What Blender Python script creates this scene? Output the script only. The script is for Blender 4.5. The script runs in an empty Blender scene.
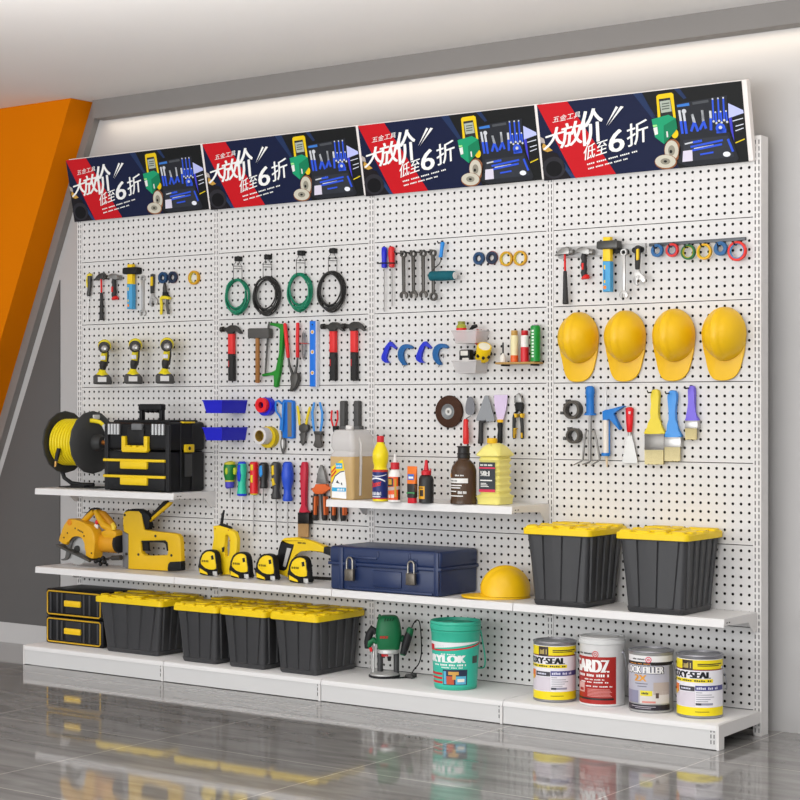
import bpy, bmesh, math, random
from mathutils import Vector, Matrix
random.seed(7)
SCN = bpy.context.scene
COL = SCN.collection
PI = math.pi
# ---------------------------------------------------------------- camera solve
CU, HV, VPX, FS, SC, CZ = 350., 407., -2029., 2968., 0.09525, 1.239
ct = (CU - VPX) / FS
TH = math.acos(ct)
st = math.sin(TH)
FL = FS * st
Z0 = FL / (SC * (757.3 - VPX))
XR = (757.3 - CU) / FL * Z0
CX = -(XR * ct - Z0 * st)
CY = -(XR * st + Z0 * ct)

def ray(u, v):
    a = (u - CU) / FL
    return Vector((a * ct - st, a * st + ct, -(v - HV) / FL))
CAM = Vector((CX, CY, CZ))
def aty(u, v, y=0.0):
    r = ray(u, v)
    return CAM + r * ((y - CY) / r.y)
def atz(u, v, z):
    r = ray(u, v)
    return CAM + r * ((z - CZ) / r.z)
def ppm(p):
    d = Vector(p) - CAM
    return FL / (-st * d.x + ct * d.y)

class Ctx:
    """measurements read off one enlarged crop of the photo, turned into real points"""
    def __init__(s, ox, oy, k):
        s.ox, s.oy, s.k = ox, oy, k
    def P(s, x, y, d=0.0):
        return aty(s.ox + x / s.k, s.oy + y / s.k, d)
    def F(s, x, y, z):
        return atz(s.ox + x / s.k, s.oy + y / s.k, z)
    def L(s, n, x=400, y=300):
        return n / s.k / ppm(s.P(x, y))

# ---------------------------------------------------------------- materials
MATS = {}
def lin(h):
    o = []
    for i in (0, 2, 4):
        c = int(h[i:i + 2], 16) / 255
        o.append(c / 12.92 if c <= .04045 else ((c + .055) / 1.055) ** 2.4)
    return (*o, 1)
def M(h, rough=.45, metal=0., alpha=1., var=.05, scale=40., spec=.35, bump=0., coat=0.):
    key = (h, rough, metal, alpha, var, scale, spec, bump, coat)
    if key in MATS:
        return MATS[key]
    m = bpy.data.materials.new('surface_' + h)
    m.use_nodes = True
    nt = m.node_tree
    b = nt.nodes['Principled BSDF']
    b.inputs['Base Color'].default_value = lin(h)
    b.inputs['Roughness'].default_value = rough
    b.inputs['Metallic'].default_value = metal
    b.inputs['Specular IOR Level'].default_value = spec
    b.inputs['Alpha'].default_value = alpha
    b.inputs['Coat Weight'].default_value = coat
    tc = nt.nodes.new('ShaderNodeTexCoord')
    no = nt.nodes.new('ShaderNodeTexNoise')
    no.inputs['Scale'].default_value = scale
    no.inputs['Detail'].default_value = 3
    nt.links.new(tc.outputs['Object'], no.inputs['Vector'])
    if var:
        hs = nt.nodes.new('ShaderNodeHueSaturation')
        hs.inputs['Color'].default_value = lin(h)
        mr = nt.nodes.new('ShaderNodeMapRange')
        mr.inputs['To Min'].default_value = 1 - var
        mr.inputs['To Max'].default_value = 1 + var
        nt.links.new(no.outputs['Fac'], mr.inputs['Value'])
        nt.links.new(mr.outputs['Result'], hs.inputs['Value'])
        nt.links.new(hs.outputs['Color'], b.inputs['Base Color'])
    if bump:
        bp = nt.nodes.new('ShaderNodeBump')
        bp.inputs['Strength'].default_value = bump
        bp.inputs['Distance'].default_value = .002
        nt.links.new(no.outputs['Fac'], bp.inputs['Height'])
        nt.links.new(bp.outputs['Normal'], b.inputs['Normal'])
    MATS[key] = m
    return m

# ---------------------------------------------------------------- mesh builder
def perp(d):
    a = Vector((0, 0, 1)) if abs(d.z) < .9 else Vector((1, 0, 0))
    x = d.cross(a).normalized()
    return x, d.cross(x).normalized()

class G:
    def __init__(s):
        s.v, s.f, s.mi = [], [], []
        s.mats = []
        s.cur = 0
    def use(s, mat):
        if mat not in s.mats:
            s.mats.append(mat)
        s.cur = s.mats.index(mat)
        return s
    def add(s, vs, fs):
        n = len(s.v)
        s.v += [Vector(p) for p in vs]
        s.f += [[i + n for i in f] for f in fs]
        s.mi += [s.cur] * len(fs)
        return s
    def addbm(s, bm):
        bm.verts.index_update()
        s.add([v.co.copy() for v in bm.verts], [[v.index for v in f.verts] for f in bm.faces])
        bm.free()
        return s
    def box(s, x0, x1, y0, y1, z0, z1, bev=0., seg=2, rot=None):
        bm = bmesh.new()
        bmesh.ops.create_cube(bm, size=1)
        c = Vector(((x0 + x1) / 2, (y0 + y1) / 2, (z0 + z1) / 2))
        for v in bm.verts:
            v.co = Vector((v.co.x * (x1 - x0), v.co.y * (y1 - y0), v.co.z * (z1 - z0)))
        if bev:
            bmesh.ops.bevel(bm, geom=bm.edges[:], offset=bev, segments=seg, affect='EDGES', profile=.5)
        for v in bm.verts:
            v.co = c + (rot @ v.co if rot else v.co)
        return s.addbm(bm)
    def tube(s, pts, r, n=8, closed=False, sy=1., caps=True):
        pts = [Vector(p) for p in pts]
        k = len(pts)
        rs = r if isinstance(r, (list, tuple)) else [r] * k
        vs, fs = [], []
        up = None
        for i in range(k):
            if closed:
                d = pts[(i + 1) % k] - pts[i - 1]
            else:
                d = pts[min(i + 1, k - 1)] - pts[max(i - 1, 0)]
            d.normalize()
            if up is None:
                up, b = perp(d)
            else:
                up = (up - d * up.dot(d))
                up = up.normalized() if up.length > 1e-6 else perp(d)[0]
            b = d.cross(up)
            for j in range(n):
                a = 2 * PI * j / n
                o = (up * math.cos(a) + b * math.sin(a)) * rs[i]
                o.y *= sy
                vs.append(pts[i] + o)
        for i in range(k if closed else k - 1):
            i2 = (i + 1) % k
            for j in range(n):
                j2 = (j + 1) % n
                fs.append([i * n + j, i * n + j2, i2 * n + j2, i2 * n + j])
        if caps and not closed:
            fs.append(list(range(n))[::-1])
            fs.append([(k - 1) * n + j for j in range(n)])
        return s.add(vs, fs)
    def lathe(s, prof, c, axis='z', n=32, ex=1., closed=False):
        """prof: (radius, height) pairs; axis 'y' grows towards the viewer"""
        c = Vector(c)
        vs, fs = [], []
        k = len(prof)
        for (r, h) in prof:
            for j in range(n):
                a = 2 * PI * j / n
                if axis == 'z':
                    o = (r * ex * math.cos(a), r * math.sin(a), h)
                elif axis == 'y':
                    o = (r * ex * math.cos(a), -h, r * math.sin(a))
                else:
                    o = (h, r * math.cos(a), r * ex * math.sin(a))
                vs.append(c + Vector(o))
        for i in range(k if closed else k - 1):
            i2 = (i + 1) % k
            for j in range(n):
                j2 = (j + 1) % n
                fs.append([i * n + j, i * n + j2, i2 * n + j2, i2 * n + j])
        if not closed:
            fs.append(list(range(n))[::-1])
            fs.append([(k - 1) * n + j for j in range(n)])
        return s.add(vs, fs)
    def prism(s, pts, y0, y1, bev=0.):
        """outline in x-z (real points), front at y0 (nearer), back at y1"""
        bm = bmesh.new()
        a = 0
        P = [Vector(p) for p in pts]
        for i in range(len(P)):
            q, w = P[i], P[(i + 1) % len(P)]
            a += q.x * w.z - w.x * q.z
        if a < 0:
            P = P[::-1]
        fr = [bm.verts.new((p.x, y0, p.z)) for p in P]
        bk = [bm.verts.new((p.x, y1, p.z)) for p in P]
        f = bm.faces.new(fr)
        bm.faces.new(bk[::-1])
        n = len(P)
        for i in range(n):
            bm.faces.new([fr[(i + 1) % n], fr[i], bk[i], bk[(i + 1) % n]])
        if bev:
            bmesh.ops.bevel(bm, geom=list(f.edges), offset=bev, segments=2, affect='EDGES', profile=.5)
        return s.addbm(bm)
    def plate(s, outer, inner, y0, y1, bev=0.):
        """flat plate with one hole"""
        bm = bmesh.new()
        es = []
        for loop in (outer, inner):
            vs = [bm.verts.new((p.x, y0, p.z)) for p in loop]
            es += [bm.edges.new((vs[i], vs[(i + 1) % len(vs)])) for i in range(len(vs))]
        r = bmesh.ops.triangle_fill(bm, edges=es, use_beauty=True)
        fs = [f for f in r['geom'] if isinstance(f, bmesh.types.BMFace)]
        ex = bmesh.ops.extrude_face_region(bm, geom=fs, use_keep_orig=True)
        for v in ex['geom']:
            if isinstance(v, bmesh.types.BMVert):
                v.co.y = y1
        if bev:
            bmesh.ops.recalc_face_normals(bm, faces=bm.faces[:])
            bmesh.ops.bevel(bm, geom=[e for e in es if e.is_valid], offset=bev, segments=2, affect='EDGES', profile=.5)
        return s.addbm(bm)
    def blob(s, c, rx, ry, rz, n=16, m=10):
        vs, fs = [], []
        c = Vector(c)
        for i in range(m + 1):
            t = PI * i / m
            for j in range(n):
                a = 2 * PI * j / n
                vs.append(c + Vector((rx * math.sin(t) * math.cos(a), ry * math.sin(t) * math.sin(a), rz * math.cos(t))))
        for i in range(m):
            for j in range(n):
                j2 = (j + 1) % n
                fs.append([i * n + j, (i + 1) * n + j, (i + 1) * n + j2, i * n + j2])
        return s.add(vs, fs)
    def turn(s, c, ang, axis='Z'):
        R = Matrix.Rotation(ang, 3, axis)
        c = Vector(c)
        s.v = [c + R @ (p - c) for p in s.v]
        return s
    def obj(s, name, mat=None, parent=None, loc=None):
        me = bpy.data.meshes.new(name)
        org = Vector(loc) if loc is not None else Vector((0, 0, 0))
        if parent is not None:
            q = parent
            while q is not None:
                org = org + q.location
                q = q.parent
            rootloc = Vector((0, 0, 0))
        else:
            rootloc = org
        me.from_pydata([tuple(p - org) for p in s.v], [], s.f)
        mats = s.mats or [mat]
        for m in mats:
            me.materials.append(m)
        if s.mats:
            me.polygons.foreach_set('material_index', s.mi)
        bm = bmesh.new()
        bm.from_mesh(me)
        bmesh.ops.remove_doubles(bm, verts=bm.verts[:], dist=1e-6)
        bmesh.ops.recalc_face_normals(bm, faces=bm.faces[:])
        bm.to_mesh(me)
        bm.free()
        me.polygons.foreach_set('use_smooth', [True] * len(me.polygons))
        me.set_sharp_from_angle(angle=math.radians(38))
        me.update()
        o = bpy.data.objects.new(name, me)
        COL.objects.link(o)
        if parent is not None:
            o.parent = parent
        else:
            o.location = rootloc
        return o

def tag(o, label=None, cat=None, group=None, kind=None):
    if label: o['label'] = label
    if cat: o['category'] = cat
    if group: o['group'] = group
    if kind: o['kind'] = kind
    return o
def thing(name, label, cat, loc, group=None):
    o = bpy.data.objects.new(name, None)
    COL.objects.link(o)
    o.empty_display_size = .05
    o.location = loc
    return tag(o, label, cat, group)
def copy_tree(o, parent=None):
    c = o.copy()
    COL.objects.link(c)
    if parent is not None:
        c.parent = parent
    for ch in list(o.children):
        copy_tree(ch, c)
    return c
def dup(o, loc, label, group=None):
    c = copy_tree(o)
    c.location = loc
    return tag(c, label, None, group)
def setmat(root, part, mat):
    for ch in root.children_recursive:
        if ch.name.split('.')[0] == part:
            ch.data = ch.data.copy()
            ch.data.materials.clear()
            ch.data.materials.append(mat)

# ---------------------------------------------------------------- lettering
def glyphs(txt, bold=0.):
    cu = bpy.data.curves.new('lettering', 'FONT')
    cu.body = txt
    cu.offset = bold
    cu.resolution_u = 3
    ob = bpy.data.objects.new('lettering', cu)
    COL.objects.link(ob)
    bpy.context.view_layer.update()
    dg = bpy.context.evaluated_depsgraph_get()
    me = ob.evaluated_get(dg).to_mesh()
    v = [Vector(p.co) for p in me.vertices]
    f = [list(p.vertices) for p in me.polygons]
    ob.evaluated_get(dg).to_mesh_clear()
    bpy.data.objects.remove(ob)
    bpy.data.curves.remove(cu)
    if not v:
        return [], []
    x0, x1 = min(p.x for p in v), max(p.x for p in v)
    y0, y1 = min(p.y for p in v), max(p.y for p in v)
    return [((p.x - x0) / (x1 - x0), (p.y - y0) / (y1 - y0)) for p in v], f
def text(g, txt, fn, bold=0.):
    """fn maps (s, t) in the unit square to a point; bold thickens the strokes by overlaying shifted copies"""
    v, f = glyphs(txt)
    if v:
        n = max(1, len(txt))
        for q in ((-1, 0, 1) if bold else (0,)):
            ds = q * bold * .9 / n
            g.add([fn(min(1, max(0, a + ds)), b) for a, b in v], f)
    return g
def dashes(g, fn, words, m=1):
    """print too fine to read: a row of tiny strokes grouped into words"""
    rnd = random.Random(len(words) * 7 + int(sum(words) * 10))
    n = max(6, int(sum(words) * 3.2))
    x, w = 0, 1.0 / n
    run = rnd.randint(3, 6)
    for i in range(n):
        if run == 0:
            run = rnd.randint(3, 6)
            continue
        run -= 1
        a, b = i * w, i * w + w * .72
        h = .72 + .28 * rnd.random()
        patch(g, lambda s, t: fn(a + (b - a) * s, t * h), 1)
    return g
def onface(x0, x1, y, z0, z1, sh=0.):
    return lambda a, b: Vector((x0 + (x1 - x0) * a + sh * b, y, z0 + (z1 - z0) * b))
def oncyl(c, r, a0, a1, z0, z1, tilt=0.):
    return lambda a, b: Vector((c[0] + r * math.cos(math.radians(a0 + (a1 - a0) * a)),
                                c[1] + r * math.sin(math.radians(a0 + (a1 - a0) * a)), z0 + (z1 - z0) * b + tilt * a))
def patch(g, fn, n=16, m=1):
    vs = [fn(i / n, j / m) for j in range(m + 1) for i in range(n + 1)]
    fs = [[j * (n + 1) + i, j * (n + 1) + i + 1, (j + 1) * (n + 1) + i + 1, (j + 1) * (n + 1) + i] for j in range(m) for i in range(n)]
    return g.add(vs, fs)
# ================================================================= SETTING
W = .898                      # bay width
ZB, ZM, ZT = .095, .466, .846  # deck, middle shelf, upper shelves
FD = -.366                    # front of the deck
V = lambda x, z: Vector((x, 0, z))
def struct(name, g, mat, loc=None):
    return tag(g.obj(name, mat, None, loc), kind='structure')

def floor_mat():
    m = bpy.data.materials.new('grey_marble_tile')
    m.use_nodes = True
    nt = m.node_tree
    b = nt.nodes['Principled BSDF']
    tc = nt.nodes.new('ShaderNodeTexCoord')
    mp = nt.nodes.new('ShaderNodeMapping')
    mp.inputs['Scale'].default_value = (1.2, 7, 1)
    mp.inputs['Rotation'].default_value = (0, 0, .12)
    nt.links.new(tc.outputs['Object'], mp.inputs['Vector'])
    no = nt.nodes.new('ShaderNodeTexNoise')
    no.inputs['Scale'].default_value = 2.2
    no.inputs['Detail'].default_value = 8
    no.inputs['Distortion'].default_value = .8
    nt.links.new(mp.outputs['Vector'], no.inputs['Vector'])
    cr = nt.nodes.new('ShaderNodeValToRGB')
    cr.color_ramp.elements[0].position = .3
    cr.color_ramp.elements[0].color = lin('787674')
    cr.color_ramp.elements[1].position = .72
    cr.color_ramp.elements[1].color = lin('989694')
    nt.links.new(no.outputs['Fac'], cr.inputs['Fac'])
    sx = nt.nodes.new('ShaderNodeSeparateXYZ')
    nt.links.new(tc.outputs['Object'], sx.inputs['Vector'])
    def joint(out, off):
        a = nt.nodes.new('ShaderNodeMath'); a.operation = 'ADD'; a.inputs[1].default_value = 90 - off
        nt.links.new(out, a.inputs[0])
        d = nt.nodes.new('ShaderNodeMath'); d.operation = 'MODULO'; d.inputs[1].default_value = .9
        nt.links.new(a.outputs[0], d.inputs[0])
        l = nt.nodes.new('ShaderNodeMath'); l.operation = 'LESS_THAN'; l.inputs[1].default_value = .006
        nt.links.new(d.outputs[0], l.inputs[0])
        return l.outputs[0]
    mx = nt.nodes.new('ShaderNodeMath'); mx.operation = 'MAXIMUM'
    nt.links.new(joint(sx.outputs['X'], .04), mx.inputs[0])
    nt.links.new(joint(sx.outputs['Y'], -.53), mx.inputs[1])
    mix = nt.nodes.new('ShaderNodeMix'); mix.data_type = 'RGBA'
    nt.links.new(mx.outputs[0], mix.inputs['Factor'])
    nt.links.new(cr.outputs['Color'], mix.inputs['A'])
    mix.inputs['B'].default_value = lin('b5b0aa')
    nt.links.new(mix.outputs['Result'], b.inputs['Base Color'])
    b.inputs['Roughness'].default_value = .05
    b.inputs['Specular IOR Level'].default_value = .62
    return m

g = G().add([(-9, -9, 0), (6, -9, 0), (6, 1, 0), (-9, 1, 0)], [[0, 1, 2, 3]])
struct('floor', g, floor_mat())
CEIL = 2.772
g = G().box(-9, 6, -9, 1, CEIL, CEIL + .05)
struct('ceiling', g, M('eceae8', .8, var=.02, scale=2))
g = G().box(-9, 6, .14, .3, 0, CEIL)
struct('wall_back', g, M('bab8b7', .75, var=.02, scale=2))
# dark frame standing proud of the lit wall: horizontal band and slanting leg
DK = M('84807d', .6, var=.04, scale=3)
g = G().box(-3.566, 6, .062, .14, 2.68, CEIL, .0)
struct('trim_1', g, DK)
g = G()
def slant(p0, p1, z):
    t = (p0[1] - z) / (p0[1] - p1[1])
    return p0[0] + (p1[0] - p0[0]) * t
A0, A1 = (-3.62, CEIL), (-4.213, 1.401)
pb = [aty(*q, .134) for q in ((100, 119), (18, 400), (59.6, 280), (23.2, 400))]
B0, B1, C0, C1 = [(q.x, q.z) for q in [aty(100, 119, .14), aty(18, 400, .14)] + pb[2:]]
g.prism([V(*A0), V(slant(B0, B1, CEIL), CEIL), V(slant(B0, B1, .1), .1), V(slant(A0, A1, .1), .1)], .1, .14)
struct('trim_2', g, DK)
g = G().prism([V(*C0), V(C0[0], .105), V(-8.9, .105), V(-8.9, 1.4), V(slant(C0, C1, .7), .7)], .134, .14)
struct('trim_3', g, M('5f5d5c', .6, var=.04, scale=3))
g = G().box(-9, C0[0], .132, .14, 0, .105)
struct('baseboard_left', g, M('c2c0bf', .6, var=.02))
# orange slanting panel
g = G().prism([V(-3.604, CEIL - .001), V(-3.604 - .43 * CEIL, .0), V(-8.9, .0), V(-8.9, CEIL - .001)], -.05, .139)
o = g.obj('orange_panel', M('d97700', .8, var=.03, scale=3, spec=.05), None, (-4.6, .139, 0))
tag(o, 'thick orange wall panel with a slanting right edge at far left', 'wall panel')

# ================================================================= LIGHT
def area(name, loc, rot, sx, sy, power, col=(1, 1, 1)):
    l = bpy.data.lights.new(name, 'AREA')
    l.shape = 'RECTANGLE'
    l.size, l.size_y = sx, sy
    l.energy = power
    l.color = col
    o = bpy.data.objects.new(name, l)
    COL.objects.link(o)
    o.location = loc
    o.rotation_euler = rot
    return o
area('cove_light', (1.22, .084, 2.677), (math.radians(2), 0, 0), 9.5, .034, 9, (1, .86, .68))
area('ceiling_lamp', (-3.2, -2.6, CEIL - .02), (0, 0, 0), 2.6, 1.2, 8, (1, .98, .95))
area('ceiling_lamp', (.4, -2.6, CEIL - .02), (0, 0, 0), 2.6, 1.2, 9, (1, .98, .95))
area('front_fill', (-1.2, -8.8, 1.35), (PI / 2, 0, 0), 9, 2.3, 320, (.975, .99, 1))  # added fill behind the camera for even frontal light, not a known window
area('ceiling_fill', (.2, -3.2, 1.5), (PI, 0, 0), 5, 2.6, 140, (1, .98, .96))  # added unseen fill facing up, only there to brighten the ceiling
w = bpy.data.worlds.new('World')
SCN.world = w
w.use_nodes = True
w.node_tree.nodes['Background'].inputs[0].default_value = (.93, .96, 1, 1)
w.node_tree.nodes['Background'].inputs[1].default_value = .93
SCN.view_settings.view_transform = 'Standard'
SCN.view_settings.look = 'None'
SCN.view_settings.exposure = -.07
SCN.view_settings.gamma = 1
cam = bpy.data.cameras.new('Camera')
co = bpy.data.objects.new('Camera', cam)
COL.objects.link(co)
SCN.camera = co
cam.sensor_width = 36
cam.sensor_fit = 'HORIZONTAL'
cam.lens = FL / 800 * 36
cam.shift_x = (400 - CU) / 800
cam.shift_y = (HV - 400) / 800
co.location = CAM
co.rotation_euler = (PI / 2, 0, TH)
cam.clip_start = .05

# ================================================================= RACK
WHT = M('e2e0df', .42, var=.015, scale=6)
UPR = M('dedbd9', .4, var=.015, scale=6)
def peg_panel():
    """one perforated steel panel, 26 x 9 round holes on a 1/30 m grid"""
    vs, fs = [], []
    P_ = 1 / 30
    r, n = .006, 8
    nx, nz = 26, 9
    x0, z0 = .0322, .0217
    idx = {}
    def vert(x, y, z):
        k = (round(x, 5), round(y, 5), round(z, 5))
        if k not in idx:
            idx[k] = len(vs); vs.append((x, y, z))
        return idx[k]
    xs = [.0168] + [x0 + P_ * (i + .5) for i in range(nx - 1)] + [W - .0168]
    zs = [.0016] + [z0 + P_ * (i + .5) for i in range(nz - 1)] + [.3084]
    for i in range(nx):
        for j in range(nz):
            cx, cz = x0 + P_ * i, z0 + P_ * j
            ring = [vert(cx + r * math.cos(2 * PI * (k + .5) / n), 0, cz + r * math.sin(2 * PI * (k + .5) / n)) for k in range(n)]
            rb = [vert(cx + r * math.cos(2 * PI * (k + .5) / n), .0018, cz + r * math.sin(2 * PI * (k + .5) / n)) for k in range(n)]
            a, b, c, d = vert(xs[i + 1], 0, zs[j]), vert(xs[i + 1], 0, zs[j + 1]), vert(xs[i], 0, zs[j + 1]), vert(xs[i], 0, zs[j])
            # ring k: angles 22.5, 67.5, 112.5 ...
            fs.append([a, b, ring[0], ring[7]])
            fs.append([b, ring[1], ring[0]])
            fs.append([b, c, ring[2], ring[1]])
            fs.append([c, ring[3], ring[2]])
            fs.append([c, d, ring[4], ring[3]])
            fs.append([d, ring[5], ring[4]])
            fs.append([d, a, ring[6], ring[5]])
            fs.append([a, ring[7], ring[6]])
            for k in range(n):
                k2 = (k + 1) % n
                fs.append([ring[k], ring[k2], rb[k2], rb[k]])
    # folded rim
    e = [vert(xs[0], 0, zs[0]), vert(xs[-1], 0, zs[0]), vert(xs[-1], 0, zs[-1]), vert(xs[0], 0, zs[-1])]
    h = [vert(xs[0], .008, zs[0]), vert(xs[-1], .008, zs[0]), vert(xs[-1], .008, zs[-1]), vert(xs[0], .008, zs[-1])]
    for k in range(4):
        k2 = (k + 1) % 4
        fs.append([e[k], e[k2], h[k2], h[k]])
    return G().add(vs, fs)
PEG = None
def upright(g):
    """slotted steel post, centred on x = 0"""
    xs = [-.0162, -.0098, -.0052, .0052, .0098, .0162]
    zs = [0.0]
    z = .012
    while z < 2.23:
        zs += [z, z + .0165]
        z += .0252
    zs.append(2.262)
    fx = lambda i, j: [(xs[i], -.002, zs[j]), (xs[i + 1], -.002, zs[j]), (xs[i + 1], -.002, zs[j + 1]), (xs[i], -.002, zs[j + 1])]
    for j in range(len(zs) - 1):
        for i in range(5):
            if i in (1, 3) and j % 2 == 1:
                continue
            g.add(fx(i, j), [[0, 1, 2, 3]])
    A, B = -.002, .062
    x0, x1 = -.0162, .0162
    t = 2.262
    g.add([(x0, A, 0), (x0, B, 0), (x0, B, t), (x0, A, t)], [[0, 1, 2, 3]])
    g.add([(x1, A, 0), (x1, B, 0), (x1, B, t), (x1, A, t)], [[0, 1, 2, 3]])
    g.add([(x0, B, 0), (x1, B, 0), (x1, B, t), (x0, B, t)], [[0, 1, 2, 3]])
    g.add([(x0, A, t), (x1, A, t), (x1, B, t), (x0, B, t)], [[0, 1, 2, 3]])
    return g
up_mesh = None
names = ['leftmost white pegboard bay, behind the toolbox and three cordless drills',
         'second white pegboard bay from left, behind the four hanging hose coils',
         'third white pegboard bay from left, behind the open-ended wrenches and small bins',
         'rightmost white pegboard bay, behind the four hanging yellow hard hats']
BAYS = []
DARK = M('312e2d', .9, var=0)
def shift(g, dx):
    g.v = [p + Vector((dx, 0, 0)) for p in g.v]
    return g
for b in range(4):
    xl = -W * (4 - b)
    t = thing('pegboard_bay', names[b], 'display rack', (xl, 0, 0), 'bays of the pegboard display')
    BAYS.append(t)
    for k in range(7):
        if PEG is None:
            o = shift(peg_panel(), xl).obj('peg_panel', M('d9d7d5', .45, var=.015, scale=6), t)
            PEG = o
        else:
            o = PEG.copy(); COL.objects.link(o); o.parent = t
        o.location = (0, 0, .096 + .31 * k)
    shift(G().box(.0175, W - .0175, .016, .019, .02, 2.25), xl).obj('hole_shade_sheet', DARK, t)  # added dark sheet: shade behind holes and seams put in as colour
    # deck: tray top with folded front, kick plate below
    e0 = .0015 if b else -.006
    e1 = W - .0015 if b < 3 else W + .004
    g = G()
    prof = [(-.001, ZB), (FD + .016, ZB), (FD + .004, ZB - .006), (FD, ZB - .020), (FD, ZB - .024), (FD + .012, ZB - .024), (FD + .012, ZB - .012), (-.001, ZB - .012)]
    vs = [(e0, y, z) for y, z in prof] + [(e1, y, z) for y, z in prof]
    n = len(prof)
    g.add(vs, [[i, (i + 1) % n, n + (i + 1) % n, n + i] for i in range(n)] + [list(range(n)), list(range(n, 2 * n))[::-1]])
    shift(g, xl).obj('deck', WHT, t)
    g = G().box(e0, e1, FD + .003, FD + .010, .003, ZB - .0235)
    shift(g, xl).obj('kick_plate', M('d3d2d1', .45, var=.015, scale=6), t)
    for e in ((0, 1) if b == 0 else (1,)):
        x = xl + W * e
        end = (b == 3 and e == 1) or (b == 0 and e == 0)
        xa, xb = (x - .012, x - .0016) if (e and not end) else ((x + .004, x + .014) if e else (x - .014, x - .006))
        zt_ = ZB - .002 if end else ZB - .026
        g = G().prism([V(0, .001), V(.045, .001), V(.045, .045), V(.3635, .05), V(.3635, zt_), V(0, zt_)], xa, xb)
        g.v = [Vector((p.y, FD + p.x, p.z)) for p in g.v]
        g.obj('foot_bracket', UPR, t)
        if e:
            g = G()
            for dx in (-.006, .006):
                for k in range(3):
                    g.box(x - .012 + dx - .0017, x - .012 + dx + .0017, FD + .0022, FD + .006, .022 + k * .021, .036 + k * .021)
            g.obj('slots', M('4c4a4a', .8, var=0), t)
ULAB = ['slotted white upright post at the far left end of the pegboard', 'slotted white upright between the toolbox bay and the hose coil bay',
        'slotted white upright between the hose coil bay and the wrench bay', 'slotted white upright between the wrench bay and the hard hat bay',
        'slotted white upright post at the far right end of the pegboard']
for e in range(5):
    x = -W * (4 - e)
    t = thing('slotted_upright', ULAB[e], 'shelf post', (x, .02, 0), 'upright posts of the display')
    if up_mesh is None:
        o = shift(upright(G()), x).obj('post', UPR, t)
        up_mesh = o
    else:
        o = up_mesh.copy(); COL.objects.link(o); o.parent = t
    shift(G().box(-.014, .014, .006, .008, .01, 2.25), x).obj('slot_shade_sheet', M('8a8888', .8, var=0), t)  # added grey sheet: shade inside the hollow post given as colour

# shelves
def shelf(x0, x1, z, label, group):
    t = thing('metal_shelf', label, 'shelf', ((x0 + x1) / 2, 0, z), group)
    D = -.29
    g = G()
    prof = [(-.003, z), (D + .004, z), (D, z - .004), (D - .002, z - .030), (D + .008, z - .030), (D + .008, z - .010), (-.003, z - .010)]
    vs = [(x0, y, zz) for y, zz in prof] + [(x1, y, zz) for y, zz in prof]
    n = len(prof)
    g.add(vs, [[i, (i + 1) % n, n + (i + 1) % n, n + i] for i in range(n)] + [list(range(n)), list(range(n, 2 * n))[::-1]])
    g.obj('shelf_board', WHT, t)
    for x in (x0 - .001, x1 - .003):
        g = G().prism([V(D + .002, z - .004), V(-.003, z - .004), V(-.003, z - .075), V(-.03, z - .075), V(-.075, z - .032), V(D + .002, z - .024)], x, x + .004)
        g.v = [Vector((p.y, p.x, p.z)) for p in g.v]
        g.obj('bracket', UPR, t)
        g = G()
        for k in range(2):
            g.box(x - .0008, x + .0048, D + .02 + k * .02, D + .03 + k * .02, z - .017, z - .013)
        g.obj('bracket_slot', M('555353', .8, var=0), t)
    return t
for b in range(4):
    xl = -W * (4 - b)
    shelf(xl + .002 - .012 * (b == 0), xl + W - .002, ZM, ['white middle shelf at the far left, holding the circular saw and staple gun',
          'white middle shelf holding the four yellow tape measures', 'white middle shelf holding the blue metal toolbox and hard hat',
          'white middle shelf at the far right, holding two large storage totes'][b], 'middle shelves')
shelf(-4 * W - .012, -3 * W - .004, ZT, 'short white upper shelf holding the hose reel and rolling toolbox', 'upper shelves')
shelf(-2 * W - .028, -W - .004, ZT, 'short white upper shelf holding the jug and glue bottles', 'upper shelves')
# ================================================================= HEADER SIGNS
SB, ST = (-.022, 2.166), (-.085, 2.461)      # (y, z) of lower and upper front edge
sn = Vector((0, ST[1] - SB[1], SB[0] - ST[0])).normalized()
sn = -sn if sn.y > 0 else sn                  # faces the room
sp0 = Vector((0, SB[0], SB[1]))
def sgn(x, y, lay=0):
    r = ray(530 + x / 3.478, 75 + y / 3.478)
    p = CAM + r * ((sp0 - CAM).dot(sn) / r.dot(sn))
    return p + sn * (.0006 + .0005 * lay)
def S(pts, lay):
    return [sgn(a, b, lay) for a, b in pts]
def flat(g, pts, lay):
    q = S(pts, lay)
    return g.add(q, [list(range(len(q)))])
def disc(g, cx, cy, rx, ry, lay, n=20):
    return flat(g, [(cx + rx * math.cos(2 * PI * i / n), cy + ry * math.sin(2 * PI * i / n)) for i in range(n)], lay)
def stext(g, s, a, b, h, lay, bold=0.):
    """text along the line a->b (its foot) with height vector h"""
    for ox in ((-bold, 0, bold) if bold else (0,)):
        text(g, s, lambda u, v: sgn(a[0] + ox + (b[0] - a[0]) * u + h[0] * v, a[1] + (b[1] - a[1]) * u + h[1] * v, lay + ox * .02))
    return g
def stroke(g, a, b, w, lay):
    dx, dy = b[0] - a[0], b[1] - a[1]
    l = math.hypot(dx, dy) or 1
    nx, ny = -dy / l * w / 2, dx / l * w / 2
    return flat(g, [(a[0] + nx, a[1] + ny), (b[0] + nx, b[1] + ny), (b[0] - nx, b[1] - ny), (a[0] - nx, a[1] - ny)], lay)
slabels = ['leftmost header sign with red and navy sale print', 'second header sign from left, above the hanging hose coils',
           'third header sign from left, above the wrenches and tape rolls', 'rightmost header sign, above the hard hats']
xl = -W
sg = thing('header_sign', slabels[3], 'sign', (xl + W / 2, 0, SB[1]), 'header signs along the top of the display')
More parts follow.
